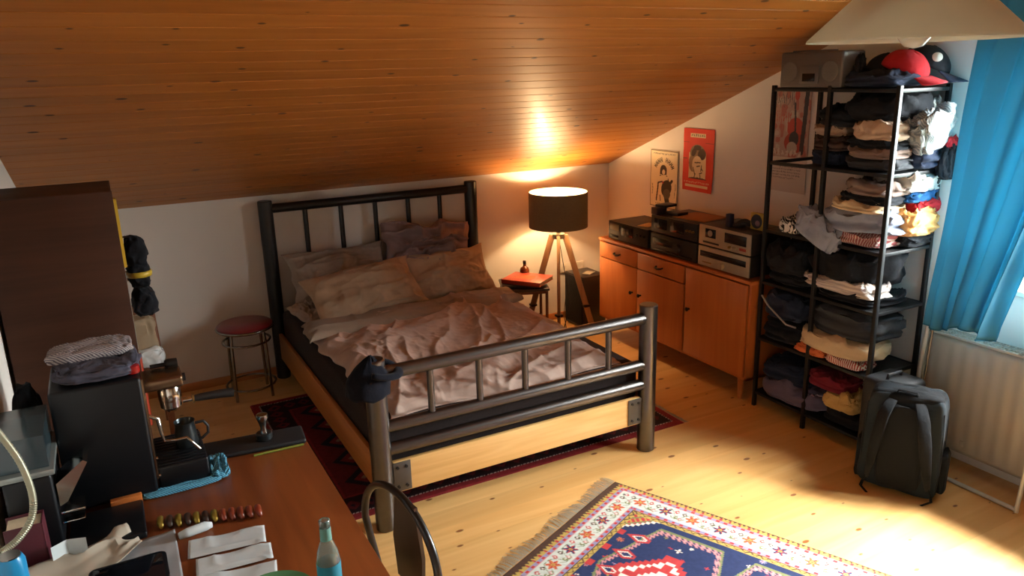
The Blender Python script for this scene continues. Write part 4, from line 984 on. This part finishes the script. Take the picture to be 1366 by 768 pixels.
# ------------------------------------------------------------------ backpack and suitcase
bpm = fabric('backpack_grey', rgb(34, 42, 47)); bpm2 = fabric('backpack_dark', rgb(20, 23, 26))
bpk = thing('backpack', (-.50, -3.19, 0), 'dark grey-blue backpack standing on the floor before the radiator', 'backpack', rot=R_(-62))
def sbox(cx, cy, cz, dx, dy, dz, e=.35, seed=1., amp=.006, taper=.0, n=(64, 40)):
    ph, th = np.meshgrid(np.linspace(0, 2*math.pi, n[0], endpoint=False), np.linspace(-math.pi/2, math.pi/2, n[1]), indexing='ij')
    sg = lambda v, p: np.sign(v)*np.abs(v)**p
    c = sg(np.cos(th), e); x = sg(np.cos(ph), e)*c; y = sg(np.sin(ph), e)*c; z = sg(np.sin(th), e)
    k_ = 1-taper*(z*.5+.5)
    X = np.stack([cx+x*dx/2*k_+amp*noise3(x*3+seed, y*3, z*3), cy+y*dy/2*k_+amp*noise3(x*3, y*3+seed, z*3), cz+z*dz/2+amp*noise3(x*3, y*3, z*3+seed)], -1)
    g = G().surf(X, closed_u=True); bmesh.ops.remove_doubles(g.b, verts=g.b.verts[:], dist=.0004); return g
# local: -y faces the room / camera, x to the right
obj('main_compartment', sbox(0, .0, .26, .36, .19, .51, .26, 2., .008, .06), bpm, bpk, world=False, smooth=180)
obj('back_padding', sbox(0, -.088, .25, .20, .05, .43, .3, 5., .005, .05), bpm2, bpk, world=False, smooth=180)
obj('rear_pocket', sbox(.01, .10, .20, .30, .09, .36, .3, 6., .006, .1), bpm, bpk, world=False, smooth=180)
for s_ in (1, -1): obj('side_pocket', sbox(s_*.182, .01, .13, .04, .14, .21, .4, 8.+s_, .004), bpm2, bpk, world=False, smooth=180)
obj('top_flap', sbox(0, .0, .485, .33, .18, .07, .45, 9., .006, .1), bpm2, bpk, world=False, smooth=180)
obj('top_handle', G().tube([(-.05, -.06, .50), (-.04, -.065, .53), (.04, -.065, .53), (.05, -.06, .50)], .008, flat=.6), bpm2, bpk, world=False)
for s_ in (1, -1):
    obj('shoulder_strap', G().tube([(s_*.06, -.085, .485), (s_*.085, -.135, .42), (s_*.105, -.145, .30), (s_*.12, -.135, .18), (s_*.135, -.10, .06)], [.026, .030, .030, .024, .012], flat=.28), bpm2, bpk, world=False, smooth=180)
    obj('webbing', G().tube([(s_*.135, -.10, .07), (s_*.15, -.085, .03), (s_*.155, -.10, .008), (s_*.12, -.15, .006)], .009, flat=.3), bpm2, bpk, world=False)
    obj('side_seam', G().tube([(s_*.165, -.075, .04), (s_*.17, -.08, .25), (s_*.16, -.075, .45)], .004, n=6), bpm2, bpk, world=False)
sc_ = thing('suitcase', (-.24, -3.10, 0), 'black upright suitcase hidden behind the backpack at the end of the rack', 'suitcase')
scm = mat('suitcase_black', rgb(30, 32, 36), .6, var=.15)
obj('shell', G().bb(-.50, -.275, -3.14, -2.925, .03, .50, .03, seg=4), scm, sc_)
obj('handle', G().tube([(-.44, -3.03, .5), (-.44, -3.03, .52), (-.34, -3.03, .52), (-.34, -3.03, .5)], .008), scm, sc_)
g = G()
for x in (-.46, -.315):
    for y in (-3.10, -2.965): g.cyl((x-.01, y, .018), (x+.01, y, .018), .018, n=16)
obj('wheel', g, scm, sc_)

# ------------------------------------------------------------------ pendant lamp
PX, PY, PZ = -1.735, -3.875, 2.078
pend = thing('pendant_lamp', (PX, PY, PZ), 'cream conical pendant lamp shade hanging from the wooden ceiling', 'lamp')
pm_ = bpy.data.materials.new('cream_shade'); pm_.use_nodes = True; N, L = nodes(pm_); b = N['Principled BSDF']
b.inputs['Base Color'].default_value = (*rgb(214, 206, 184), 1); b.inputs['Roughness'].default_value = .6
tl = N.new('ShaderNodeBsdfTranslucent'); tl.inputs[0].default_value = (*rgb(222, 216, 200), 1); ms = N.new('ShaderNodeMixShader'); ms.inputs[0].default_value = .5
n1 = N.new('ShaderNodeTexNoise'); n1.inputs['Scale'].default_value = 5; hv = N.new('ShaderNodeMix'); hv.data_type = 'RGBA'; hv.inputs[6].default_value = (*rgb(206, 202, 190), 1); hv.inputs[7].default_value = (*rgb(222, 218, 208), 1); L.new(n1.outputs['Fac'], hv.inputs[0]); L.new(hv.outputs[2], b.inputs['Base Color'])
out = [n for n in N if n.type == 'OUTPUT_MATERIAL'][0]; L.new(b.outputs[0], ms.inputs[1]); L.new(tl.outputs[0], ms.inputs[2]); L.new(ms.outputs[0], out.inputs[0])
obj('lamp_shade', G().lathe([(.278, 0), (.276, .006), (.05, .222), (.04, .228)], (PX, PY, PZ), 72), pm_, pend, solid=.002)
cz = H+abs(PY)*math.tan(TH)
obj('cord', G().cyl((PX, PY, PZ+.22), (PX, PY, cz+.01), .003, n=8), wp, pend)
obj('ceiling_rose', G().lathe([(0, 0), (.045, .01), (.05, .04), (.05, .06), (0, .06)], (PX, PY, cz-.045), 24), wp, pend)
obj('lamp_holder', G().cyl((PX, PY, PZ+.11), (PX, PY, PZ+.23), .02, n=20, bev=.003), wp, pend)
obj('bulb', G().lathe([(0, -.022), (.025, -.016), (.042, .006), (.047, .03), (.04, .06), (.02, .1), (.016, .12)], (PX, PY, PZ), 28), mat('frosted_bulb', rgb(220, 220, 214), .1, trans=.4, spec=.6), pend)

# ------------------------------------------------------------------ bookcase at the left wall
bcm = wood('dark_walnut', rgb(54, 29, 17), rgb(68, 39, 24), .6, 'X', 1., spec=.2)
BCX0, BCX1, BCY0, BCY1, BCZ = -4.125, -3.722, -2.2, -1.84, 1.648
bc = thing('bookcase', ((BCX0+BCX1)/2, (BCY0+BCY1)/2, 0), 'tall dark brown bookcase against the left wall, seen from its side panel', 'bookcase')
for y in (BCY0, BCY1-.02): obj('side_panel', G().bb(BCX0, BCX1, y, y+.02, 0, BCZ, .002), bcm, bc)
for z in (.06, .38, .70, 1.02, 1.34, BCZ-.02): obj('shelf_board', G().bb(BCX0, BCX1-.004, BCY0+.02, BCY1-.02, z, z+.02, .002), bcm, bc)
obj('back_panel', G().bb(BCX0-.004, BCX0, BCY0+.02, BCY1-.02, .06, BCZ-.02, 0), bcm, bc)
rs3 = random.Random(3)
cols = [('yellow', (200, 160, 20)), ('dark green', (60, 76, 50)), ('white', (200, 196, 180)), ('orange-red', (180, 60, 30)), ('grey', (120, 116, 110)), ('ochre', (180, 140, 60)), ('black', (30, 30, 30))]
bm_ = {c: mat('spine_'+c.replace(' ', '_').replace('-', '_'), rgb(*v), .6, var=.1) for c, v in cols}
pgm = mat('page_edge', rgb(206, 188, 158), .8)
seq = {1.36: (('yellow', .255, .022), ('ochre', .22, .020), ('dark green', .25, .012), ('grey', .24, 0)),
       1.04: (('white', .29, .014), ('white', .25, .010), ('ochre', .27, .004), ('grey', .22, 0), ('black', .2, 0)),
       .72: (('orange-red', .29, .02), ('ochre', .25, .02), ('white', .27, .015), ('grey', .22, 0)),
       .40: (('grey', .28, 0), ('ochre', .25, 0), ('black', .22, 0))}
words = {1.36: 'top', 1.04: 'second', .72: 'third', .40: 'lowest'}
for z, row in seq.items():
    y = BCY0+.024
    for i, (c, h, pr) in enumerate(row):
        th_ = .04+.01*rs3.random(); d = .22; xf_ = BCX1-.012+pr
        t = thing('book', (xf_-d/2, y+th_/2, z), f'{c} book spine {"nearest the side panel" if i == 0 else "number %s from the side panel" % ("second", "third", "fourth", "fifth")[i-1]} on the {words[z]} bookcase shelf', 'book', 'books in the dark bookcase')
        t['label'] = t['label'].replace('number ', '')
        obj('pages', G().bb(xf_-d+.002, xf_-.003, y+.003, y+th_-.003, z+.003, z+h-.004, .001), pgm, t)
        g = G(); g.bb(xf_-d, xf_, y, y+.003, z+.001, z+h, .001); g.bb(xf_-d, xf_, y+th_-.003, y+th_, z+.001, z+h, .001); g.bb(xf_-.003, xf_, y, y+th_, z+.001, z+h, .001)
        obj('cover', g, bm_[c], t); y += th_+.002
# things behind the bookcase: hanging black pouches, wooden chair with a paper bag
hp = thing('hanging_bag', (-3.70, -1.80, 1.38), 'black bulging bags with a yellow band hanging at the far side of the bookcase', 'bag')
yb = fabric('bag_black', rgb(20, 20, 24))
for i, (z, r) in enumerate(((1.335, .050), (1.245, .044), (1.12, .052))):
    g = sbox(-3.672+.004*i, -1.775, z, r*2, r*2, .13, .8, 1.+i, .01, .1, (36, 20)); obj('pouch', g, yb, hp, smooth=180)
obj('band', G().lathe([(.049, -.012), (.051, 0), (.049, .012)], (-3.668, -1.775, 1.245), 24), mat('yellow_band', rgb(180, 150, 40), .5), hp, solid=.002)
obj('hook', G().tube([(-3.735, -1.845, 1.41), (-3.70, -1.80, 1.41), (-3.675, -1.776, 1.40), (-3.672, -1.775, 1.37)], .004, n=8), brz, hp)
chm = wood('old_chair_wood', rgb(110, 64, 38), rgb(130, 80, 50), .45, 'Z')
wc = thing('wooden_chair', (-3.78, -.62, 0), 'brown wooden chair half hidden behind the bookcase, a paper bag on it', 'chair')
for sx in (-3.95, -3.60):
    obj('leg', G().bb(sx-.018, sx+.018, -.85, -.815, 0, .45, .004), chm, wc)
    g = G().tube([(sx, -.42, 0), (sx, -.42, .5), (sx-.01, -.36, 1.0)], .018); obj('back_post', g, chm, wc)
obj('seat', G().bb(-3.97, -3.58, -.87, -.40, .45, .475, .006), chm, wc)
for z in (.72, .93): obj('back_slat', G().bb(-3.95, -3.61, -.40, -.38, z-.03, z+.03, .004), chm, wc)
pb = thing('paper_bag', (-3.70, -.70, .476), 'crumpled brown paper bag with clear plastic on the wooden chair', 'bag')
bagm = mat('kraft_paper', rgb(150, 128, 100), .8, var=.12, scale=8, bump=.4)
obj('bag_body', sbox(-3.70, -.70, .62, .20, .14, .28, .35, 3., .012, .12), bagm, pb, smooth=60)
obj('plastic_film', sbox(-3.66, -.76, .535, .15, .10, .11, .6, 6., .012), mat('clear_plastic_film', rgb(200, 200, 196), .2, var=.05), pb, smooth=180)

# ------------------------------------------------------------------ desk
DZ = .735
deskw = wood('mahogany_desk', rgb(104, 50, 20), rgb(128, 66, 28), .4, 'Y', .9, coat=.08, spec=.35)
DX0, DX1, DY0, DY1 = -4.13, -3.226, -4.35, -2.515
dk = thing('desk', ((DX0+DX1)/2, (DY0+DY1)/2, 0), 'reddish-brown wooden desk in the left foreground carrying the coffee gear and papers', 'desk')
obj('desk_top', G().bb(DX0, DX1, DY0, DY1, DZ-.03, DZ, .004), deskw, dk)
for x in (DX0+.05, DX1-.05):
    for y in (DY0+.05, DY1-.05): obj('leg', G().bb(x-.025, x+.025, y-.025, y+.025, 0, DZ-.03, .004), deskw, dk)
g = G(); g.bb(DX0+.07, DX1-.07, DY1-.06, DY1-.04, DZ-.1, DZ-.03, .002); g.bb(DX0+.07, DX1-.07, DY0+.04, DY0+.06, DZ-.1, DZ-.03, .002); g.bb(DX1-.06, DX1-.04, DY0+.07, DY1-.07, DZ-.1, DZ-.03, .002)
obj('apron', g, deskw, dk)
D = DZ+.0005
# espresso machine
em = thing('espresso_machine', (-3.85, -2.66, D), 'black espresso machine with chrome group head facing right on the desk', 'espresso machine')
ebm = mat('black_machine', rgb(12, 14, 18), .4, .3, var=.1); chr_ = mat('polished_chrome', rgb(190, 186, 180), .12, 1.)
obj('body', G().bb(-3.985, -3.735, -2.80, -2.53, D+.015, 1.145, .01, seg=3), ebm, em)
obj('front_panel', G().bb(-3.737, -3.728, -2.79, -2.54, .79, 1.135, .003), mat('bronze_steel', rgb(128, 104, 82), .25, .9), em)
obj('drip_tray', G().bb(-3.73, -3.575, -2.785, -2.545, D+.005, .825, .008, seg=3), ebm, em)
g = G()
for i in range(11): g.bb(-3.725, -3.58, -2.775+i*.0215, -2.767+i*.0215, .824, .829, .001)
obj('tray_grate', g, ebm, em)
g = G(); g.bb(-3.735, -3.61, -2.71, -2.59, 1.055, 1.095, .01, seg=3); obj('group_housing', g, mat('bronze_steel', rgb(128, 104, 82), .25, .9), em)
obj('group_head', G().lathe([(0, 0), (.034, 0), (.036, .01), (.036, .05), (.028, .06), (0, .06)], (-3.655, -2.65, .995), 32), chr_, em)
pf = obj('portafilter', G().lathe([(0, -.03), (.015, -.028), (.033, -.01), (.035, .02), (0, .02)], (-3.655, -2.65, .985), 32).tube([(-3.62, -2.65, .985), (-3.585, -2.648, .984)], .009), chr_, em)
obj('handle', G().tube([(-3.59, -2.648, .984), (-3.56, -2.647, .983), (-3.50, -2.64, .978), (-3.455, -2.635, .972)], [.010, .013, .015, .016], n=16), blk, pf)
obj('collar', G().tube([(-3.588, -2.648, .984), (-3.582, -2.648, .984)], .016, n=16), gold, pf)
obj('steam_knob', G().tube([(-3.70, -2.60, 1.105), (-3.655, -2.60, 1.105)], .007).tube([(-3.655, -2.60, 1.105), (-3.645, -2.60, 1.105), (-3.615, -2.60, 1.105)], [.013, .018, .016], n=12), blk, em)
obj('brew_knob', G().tube([(-3.64, -2.56, 1.035), (-3.595, -2.56, 1.035)], [.016, .014], n=14), blk, em)
obj('steam_wand', G().tube([(-3.73, -2.765, 1.0), (-3.705, -2.765, .985), (-3.70, -2.765, .93), (-3.695, -2.765, .905), (-3.66, -2.765, .90), (-3.63, -2.765, .90), (-3.615, -2.765, .88), (-3.595, -2.765, .85)], [.007, .007, .0055, .005, .005, .005, .005, .006], n=12), chr_, em)
g = G()
for z in (.86, .80): g.cyl((-3.728, -2.785, z), (-3.722, -2.785, z), .006, n=10)
obj('screw', g, chr_, em)
jg = thing('milk_jug', (-3.625, -2.66, .8295), 'dark milk jug with a looped handle on the espresso machine drip tray', 'jug')
obj('jug_body', G().lathe([(0, 0), (.036, 0), (.038, .01), (.034, .05), (.031, .075), (.034, .085), (.032, .085), (.029, .075), (0, .02)], (-3.625, -2.66, .8295), 32), mat('dark_steel', rgb(50, 56, 58), .3, .7), jg)
obj('handle', G().tube([(-3.592, -2.66, .90), (-3.565, -2.66, .90), (-3.553, -2.66, .88), (-3.555, -2.66, .855), (-3.575, -2.66, .84), (-3.59, -2.66, .84)], .005, n=10), blk, jg)
# cloths on machine
tea = fb('tea_towel', (170, 160, 156), (rgb(92, 84, 92), 60, 'DIAGONAL')); clb = fb('blue_brown_cloth', (74, 72, 84))
garment('tea_towel', 'towel', (-3.865, -2.60, 1.18), (.25, .15, .032), tea, 51, 'checked pale tea towel folded on top of the espresso machine', 1, group='cloths on the espresso machine', amp=.012, rot=.05)
garment('dark_cloth', 'cloth', (-3.85, -2.665, 1.146), (.24, .24, .036), clb, 52, 'bluish-grey crumpled cloth under the checked towel on the espresso machine', 3, group='cloths on the espresso machine', amp=.02)
tag(obj('red_lid', G().lathe([(0, 0), (.02, 0), (.022, .01), (.02, .024), (0, .028)], (-3.752, -2.745, 1.147), 20), mat('red_plastic', rgb(150, 24, 20), .2)), 'small shiny red lid at the right edge of the espresso machine top', 'lid')  # red plastic lid lying loose on the machine top
tow = fb('cyan_cloth', (96, 168, 190), (rgb(58, 96, 124), 70, 'DIAGONAL'))
garment('blue_cloth', 'cloth', (-3.665, -2.795, D), (.24, .035, .016), tow, 53, 'light blue patterned cloth spread under the front of the drip tray', 1, group='blue cloth', amp=.006, rot=.03)
garment('blue_cloth', 'cloth', (-3.548, -2.72, D), (.06, .15, .022), tow, 54, 'light blue patterned cloth corner crumpled to the right of the drip tray', 1, group='blue cloth', amp=.02, rot=.03)
# tamping mat, tamper, stick
tag(obj('rubber_mat', G().box((-3.405, -2.60, D+.010), (.36, .13, .018), (0, 0, -.10), .008, 3), mat('black_rubber', rgb(14, 15, 17), .6, var=.1)), 'dark rubber mat along the far edge of the desk', 'mat')
tp = thing('tamper', (-3.365, -2.60, DZ+.02), 'steel coffee tamper with round knob on the rubber mat', 'tamper')
obj('tamper_base', G().cyl((-3.365, -2.60, DZ+.0205), (-3.365, -2.60, DZ+.045), .029, n=32, bev=.003), mat('dark_steel', rgb(50, 56, 58), .3, .7), tp)
obj('tamper_handle', G().lathe([(.014, .0), (.010, .02), (.016, .045), (.022, .06), (.020, .072), (0, .078)], (-3.365, -2.60, DZ+.044), 24), chrome, tp)
tag(obj('pencil', G().tube([(-3.42, -2.685, D+.004), (-3.245, -2.69, D+.004)], .004, n=6), mat('green_paint', rgb(120, 130, 50), .4)), 'green pencil lying along the front of the rubber mat', 'pencil')
# knock box
kb = thing('black_tray', (-3.885, -2.93, D), 'low black tray with a wooden strip in front of the espresso machine', 'tray')
obj('tray_body', G().bb(-3.985, -3.785, -3.04, -2.83, D, .757, .006, seg=3), ebm, kb)
obj('wood_strip', G().bb(-3.875, -3.785, -2.828, -2.806, D, .770, .003), wood('strip_wood', rgb(176, 96, 40), rgb(190, 110, 50), .4, 'X'), kb)
# grinder
gd = thing('coffee_grinder', (-4.04, -2.86, D), 'black coffee grinder with clear hopper at the left edge of the desk', 'coffee grinder')
obj('body', G().bb(-4.115, -3.995, -2.98, -2.72, D, .975, .01, seg=3), ebm, gd)
obj('silver_rim', G().bb(-4.118, -3.985, -2.985, -2.70, .975, .992, .003), mat('grey_silver', rgb(150, 156, 152), .35, .6), gd)
hm = mat('smoky_plastic', rgb(70, 84, 88), .12, spec=.6, trans=.35)
obj('hopper', G().prism([(-.06, -.11), (.055, -.11), (.055, .12), (-.06, .12)], 0, .095, Matrix.Translation((-4.055, -2.845, .993)) @ Matrix.Diagonal((1.05, 1.05, 1, 1))), hm, gd, smooth=0)
obj('chute', G().prism([(0, 0), (.075, .055), (.085, .047), (.02, -.06), (.0, -.07)], -.045, .045, Matrix.Translation((-3.99, -2.92, .935)) @ Matrix.Rotation(math.pi/2, 4, 'X')), chr_, gd, smooth=0)
g = G(); g.bb(-3.993, -3.93, -2.97, -2.90, .84, .848, .002); g.bb(-3.993, -3.935, -2.97, -2.90, .81, .816, .002); obj('fork', g, chr_, gd)
bgk = obj('black_bag', sbox(-4.06, -2.615, D+.195, .125, .19, .39, .7, 6., .012, .5), black, smooth=180)
tag(bgk, 'black tapering bag standing behind the grinder at the left wall', 'bag')
# gooseneck
gn = thing('gooseneck_hose', (-4.07, -3.15, .95), 'pale ribbed flexible hose curving down past the coffee grinder', 'hose')
pts = []
P0 = [Vector(v) for v in ((-4.12, -3.02, 1.24), (-4.09, -3.04, 1.17), (-4.05, -3.06, 1.07), (-4.035, -3.08, .98), (-4.045, -3.10, .92), (-4.08, -3.12, .88), (-4.12, -3.13, .86))]
def cat(P, n=14):
    o = []
    for i in range(len(P)-1):
        a, b, c, d = P[max(i-1, 0)], P[i], P[i+1], P[min(i+2, len(P)-1)]
        for k_ in range(n):
            t = k_/n; o.append(.5*((2*b)+(-a+c)*t+(2*a-5*b+4*c-d)*t*t+(-a+3*b-3*c+d)*t**3))
    o.append(P[-1]); return o
cp = cat(P0, 22)
obj('ribbed_tube', G().tube(cp, [.0085+.0012*(i % 2) for i in range(len(cp))], n=12), mat('beige_metal', rgb(150, 146, 122), .4, .4), gn)
# maroon book, white card, blue can
mb = thing('book', (-4.06, -3.0, D), 'thick maroon book standing at the left edge of the desk, pages up', 'book')
obj('pages', G().bb(-4.115, -4.035, -3.06, -2.99, D+.004, .873, .002), pgm, mb)
g = G(); g.bb(-4.12, -4.03, -3.064, -3.06, D, .88, .001); g.bb(-4.12, -4.03, -2.99, -2.986, D, .88, .001); g.bb(-4.033, -4.029, -3.064, -2.986, D, .88, .001)
obj('cover', g, mat('maroon_cover', rgb(80, 26, 36), .5, var=.15), mb)
tag(obj('folded_card', G().prism([(0, 0), (.04, .02), (.085, 0), (.04, .0185)], 0, .075, Matrix.Translation((-4.02, -3.085, D)) @ Matrix.Rotation(.1, 4, 'Z')), mat('white_card', rgb(196, 206, 206), .6, var=.03), smooth=0), 'small folded white card standing before the maroon book', 'card')
cn = thing('blue_can', (-4.095, -3.20, D), 'bright blue can standing at the far left of the desk', 'can')
obj('can_body', G().lathe([(0, 0), (.03, 0), (.033, .01), (.033, .13), (.027, .145), (0, .145)], (-4.095, -3.20, D), 32), mat('cyan_can', rgb(20, 130, 180), .3, var=.2, scale=12), cn)
obj('can_lid', G().cyl((-4.095, -3.20, .88), (-4.095, -3.20, .884), .025, n=24), chrome, cn)
# papers
def sheet(name, pts, z, m, label, cat='paper', seed=1., amp=.004, n=26, th=.0008, mat_i=None):
    """crumpled sheet spanning a 4-corner outline"""
    a, b, c, d = [np.array(p) for p in pts]
    U, V = np.meshgrid(np.linspace(0, 1, n), np.linspace(0, 1, n), indexing='ij')
    P = ((1-U)*(1-V))[..., None]*a+(U*(1-V))[..., None]*b+(U*V)[..., None]*c+((1-U)*V)[..., None]*d
    Z = z+amp*(1+noise3(U*3+seed, V*3, seed))*.5+amp*.7*ridge(U*3+seed, V*2, seed+3)
    o = obj(name, G().surf(np.concatenate([P, Z[..., None]], -1)), m, None, smooth=60, solid=-th)
    return tag(o, label, cat)
grp_ = mat('grey_envelope', rgb(150, 150, 150), .8, var=.03); kp = mat('packing_paper', rgb(160, 148, 130), .8, var=.08, scale=12); whp = mat('white_paper', rgb(186, 192, 192), .8, var=.03)
sheet('envelope', [(-3.86, -3.05), (-3.712, -3.035), (-3.715, -3.40), (-3.90, -3.40)], D, grp_, 'large grey envelope lying on the desk under the crumpled packing paper', seed=2, amp=.002)
sheet('packing_paper', [(-4.10, -3.10), (-3.835, -2.995), (-3.80, -3.08), (-4.10, -3.42)], D+.006, kp, 'crumpled pale brown packing paper spread across the left of the desk', seed=5, amp=.028)
def receipt(cx, cy, w_, h_, rot, label, z=D):
    c, s = math.cos(rot), math.sin(rot)
    P = [(cx+c*x-s*y, cy+s*x+c*y) for x, y in ((-w_/2, -h_/2), (w_/2, -h_/2), (w_/2, h_/2), (-w_/2, h_/2))]
    o = sheet('receipt', P, z, whp, label, 'receipt', seed=cx*31+cy, amp=.006); o['group'] = 'receipts on the desk'; o.name = 'receipt'; return o
receipt(-3.585, -3.185, .21, .095, -.13, 'folded white receipt lying nearest the beaded strap, first of the row')
receipt(-3.58, -3.283, .20, .085, -.10, 'folded white receipt in the middle of the row on the desk')
receipt(-3.585, -3.375, .20, .08, -.16, 'folded white receipt nearest the photo bottom edge', D+.001)
tag(obj('paper_roll', G().tube([(-3.705, -3.10, D+.013), (-3.68, -3.094, D+.014), (-3.63, -3.085, D+.014), (-3.612, -3.083, D+.012)], [.010, .014, .014, .008], n=14), whp, None, smooth=180), 'small white rolled tissue between the envelope and the receipts', 'tissue')
ph_ = thing('smartphone', (-3.84, -3.25, D+.02), 'black rounded phone lying on the packing paper at the bottom of the photo', 'phone')
obj('phone_body', G().prism([(-3.84+sx*(.075)+.02*math.cos(a_), -3.265+sy*.05+.02*math.sin(a_)) for sx, sy, q in ((1, 1, 0), (-1, 1, 90), (-1, -1, 180), (1, -1, 270)) for a_ in [math.radians(q+k_*15) for k_ in range(7)]], D+.030, D+.040), mat('phone_black', rgb(14, 18, 24), .3), ph_)
obj('phone_screen', G().bb(-3.925, -3.755, -3.325, -3.205, D+.0395, D+.041, .0005), mat('phone_glass', rgb(10, 14, 20), .08), ph_)
# row of coffee capsules / beads
cb_ = mat('brass_bead', rgb(150, 126, 50), .35, .6); cb2 = mat('dark_bead', rgb(48, 30, 22), .4); cb3 = mat('red_bead', rgb(120, 50, 30), .35)
bs = thing('beaded_strap', (-3.62, -3.02, D), 'beaded strap of brass and dark segments lying on the desk above the receipts', 'strap')
for i in range(12):
    x = -3.745+.0245*i; y = -2.985-.085*i/11; m = (cb_, cb2)[i % 2] if i < 7 else cb3
    obj('bead', G().tube([(x, y-.032, D+.008), (x-.002, y-.014, D+.013), (x, y+.014, D+.013), (x+.002, y+.032, D+.007)], [.006, .0105, .0105, .006], n=10), m, bs, smooth=180)
# soda bottle
bo = thing('glass_bottle', (-3.385, -3.565, D), 'clear glass bottle with a blue label at the bottom edge of the photo', 'bottle')
gm = mat('clear_glass', rgb(210, 232, 226), .03, trans=.9, spec=.6); BXc, BYc = -3.385, -3.565
obj('glass', G().lathe([(0, 0), (.028, .002), (.030, .01), (.030, .105), (.026, .13), (.014, .165), (.0125, .205), (.014, .207), (.014, .218), (.0115, .22), (.0105, .205), (.012, .165), (.023, .13), (.027, .1), (.027, .012), (0, .008)], (BXc, BYc, D), 36), gm, bo, smooth=60)
obj('label_band', G().lathe([(.0306, .03), (.0308, .031), (.0308, .10), (.0306, .101)], (BXc, BYc, D), 36), mat('blue_label', rgb(20, 120, 140), .5, var=.2), bo)
obj('neck_label', G().lathe([(.0150, .165), (.0138, .20)], (BXc, BYc, D), 28), mat('teal_label', rgb(90, 140, 130), .5), bo)
pt_ = obj('green_plate', G().lathe([(0, 0), (.06, 0), (.105, .014), (.107, .017), (.10, .015), (.058, .004), (0, .004)], (-3.52, -3.52, D), 48), mat('green_ceramic', rgb(80, 130, 90), .25))
tag(pt_, 'green plate whose rim just shows at the bottom edge beside the bottle', 'plate')

# ------------------------------------------------------------------ bentwood chair beside the desk
bw = mat('dark_bentwood', rgb(22, 16, 14), .35, var=.2, coat=.15); wk = wood('brown_slat', rgb(42, 26, 18), rgb(56, 36, 24), .45, 'Z')
ch = thing('bentwood_chair', (-3.075, -3.19, 0), 'dark bentwood chair with a round arched back tucked beside the desk', 'chair')
CYc, CXb = -3.19, -3.075
arch = []
for i in range(33):
    a_ = math.pi*i/32; arch.append((CXb-.05*math.sin(a_)*0, CYc+.235*math.cos(a_), .55+.20*math.sin(a_)))
arch = [(CXb+.04, CYc+.17, .0), (CXb+.03, CYc+.18, .25), (CXb+.01, CYc+.22, .45)]+arch+[(CXb+.01, CYc-.22, .45), (CXb+.03, CYc-.18, .25), (CXb+.04, CYc-.17, .0)]
obj('back_arch', G().tube(arch, .013, n=14), bw, ch, smooth=180)
obj('back_slat', G().prism([(-.075, .44), (.075, .44), (.09, .58), (.06, .745), (-.06, .745), (-.09, .58)], -.006, .006, Matrix.Translation((CXb+.002, CYc-.06, 0)) @ Matrix(((0, 0, 1, 0), (1, 0, 0, 0), (0, 1, 0, 0), (0, 0, 0, 1)))), wk, ch)
obj('seat', G().lathe([(0, .44), (.19, .44), (.205, .452), (.205, .466), (.19, .474), (0, .468)], (CXb-.26, CYc, 0), 48), bw, ch)
for yy in (.14, -.14): obj('front_leg', G().tube([(CXb-.34, CYc+yy, .445), (CXb-.37, CYc+yy*1.15, 0)], [.016, .012], n=12), bw, ch)
obj('leg_ring', ring(CXb-.17, CYc, .22, .175, .009), bw, ch)
ch.rotation_euler = (0, 0, .17)
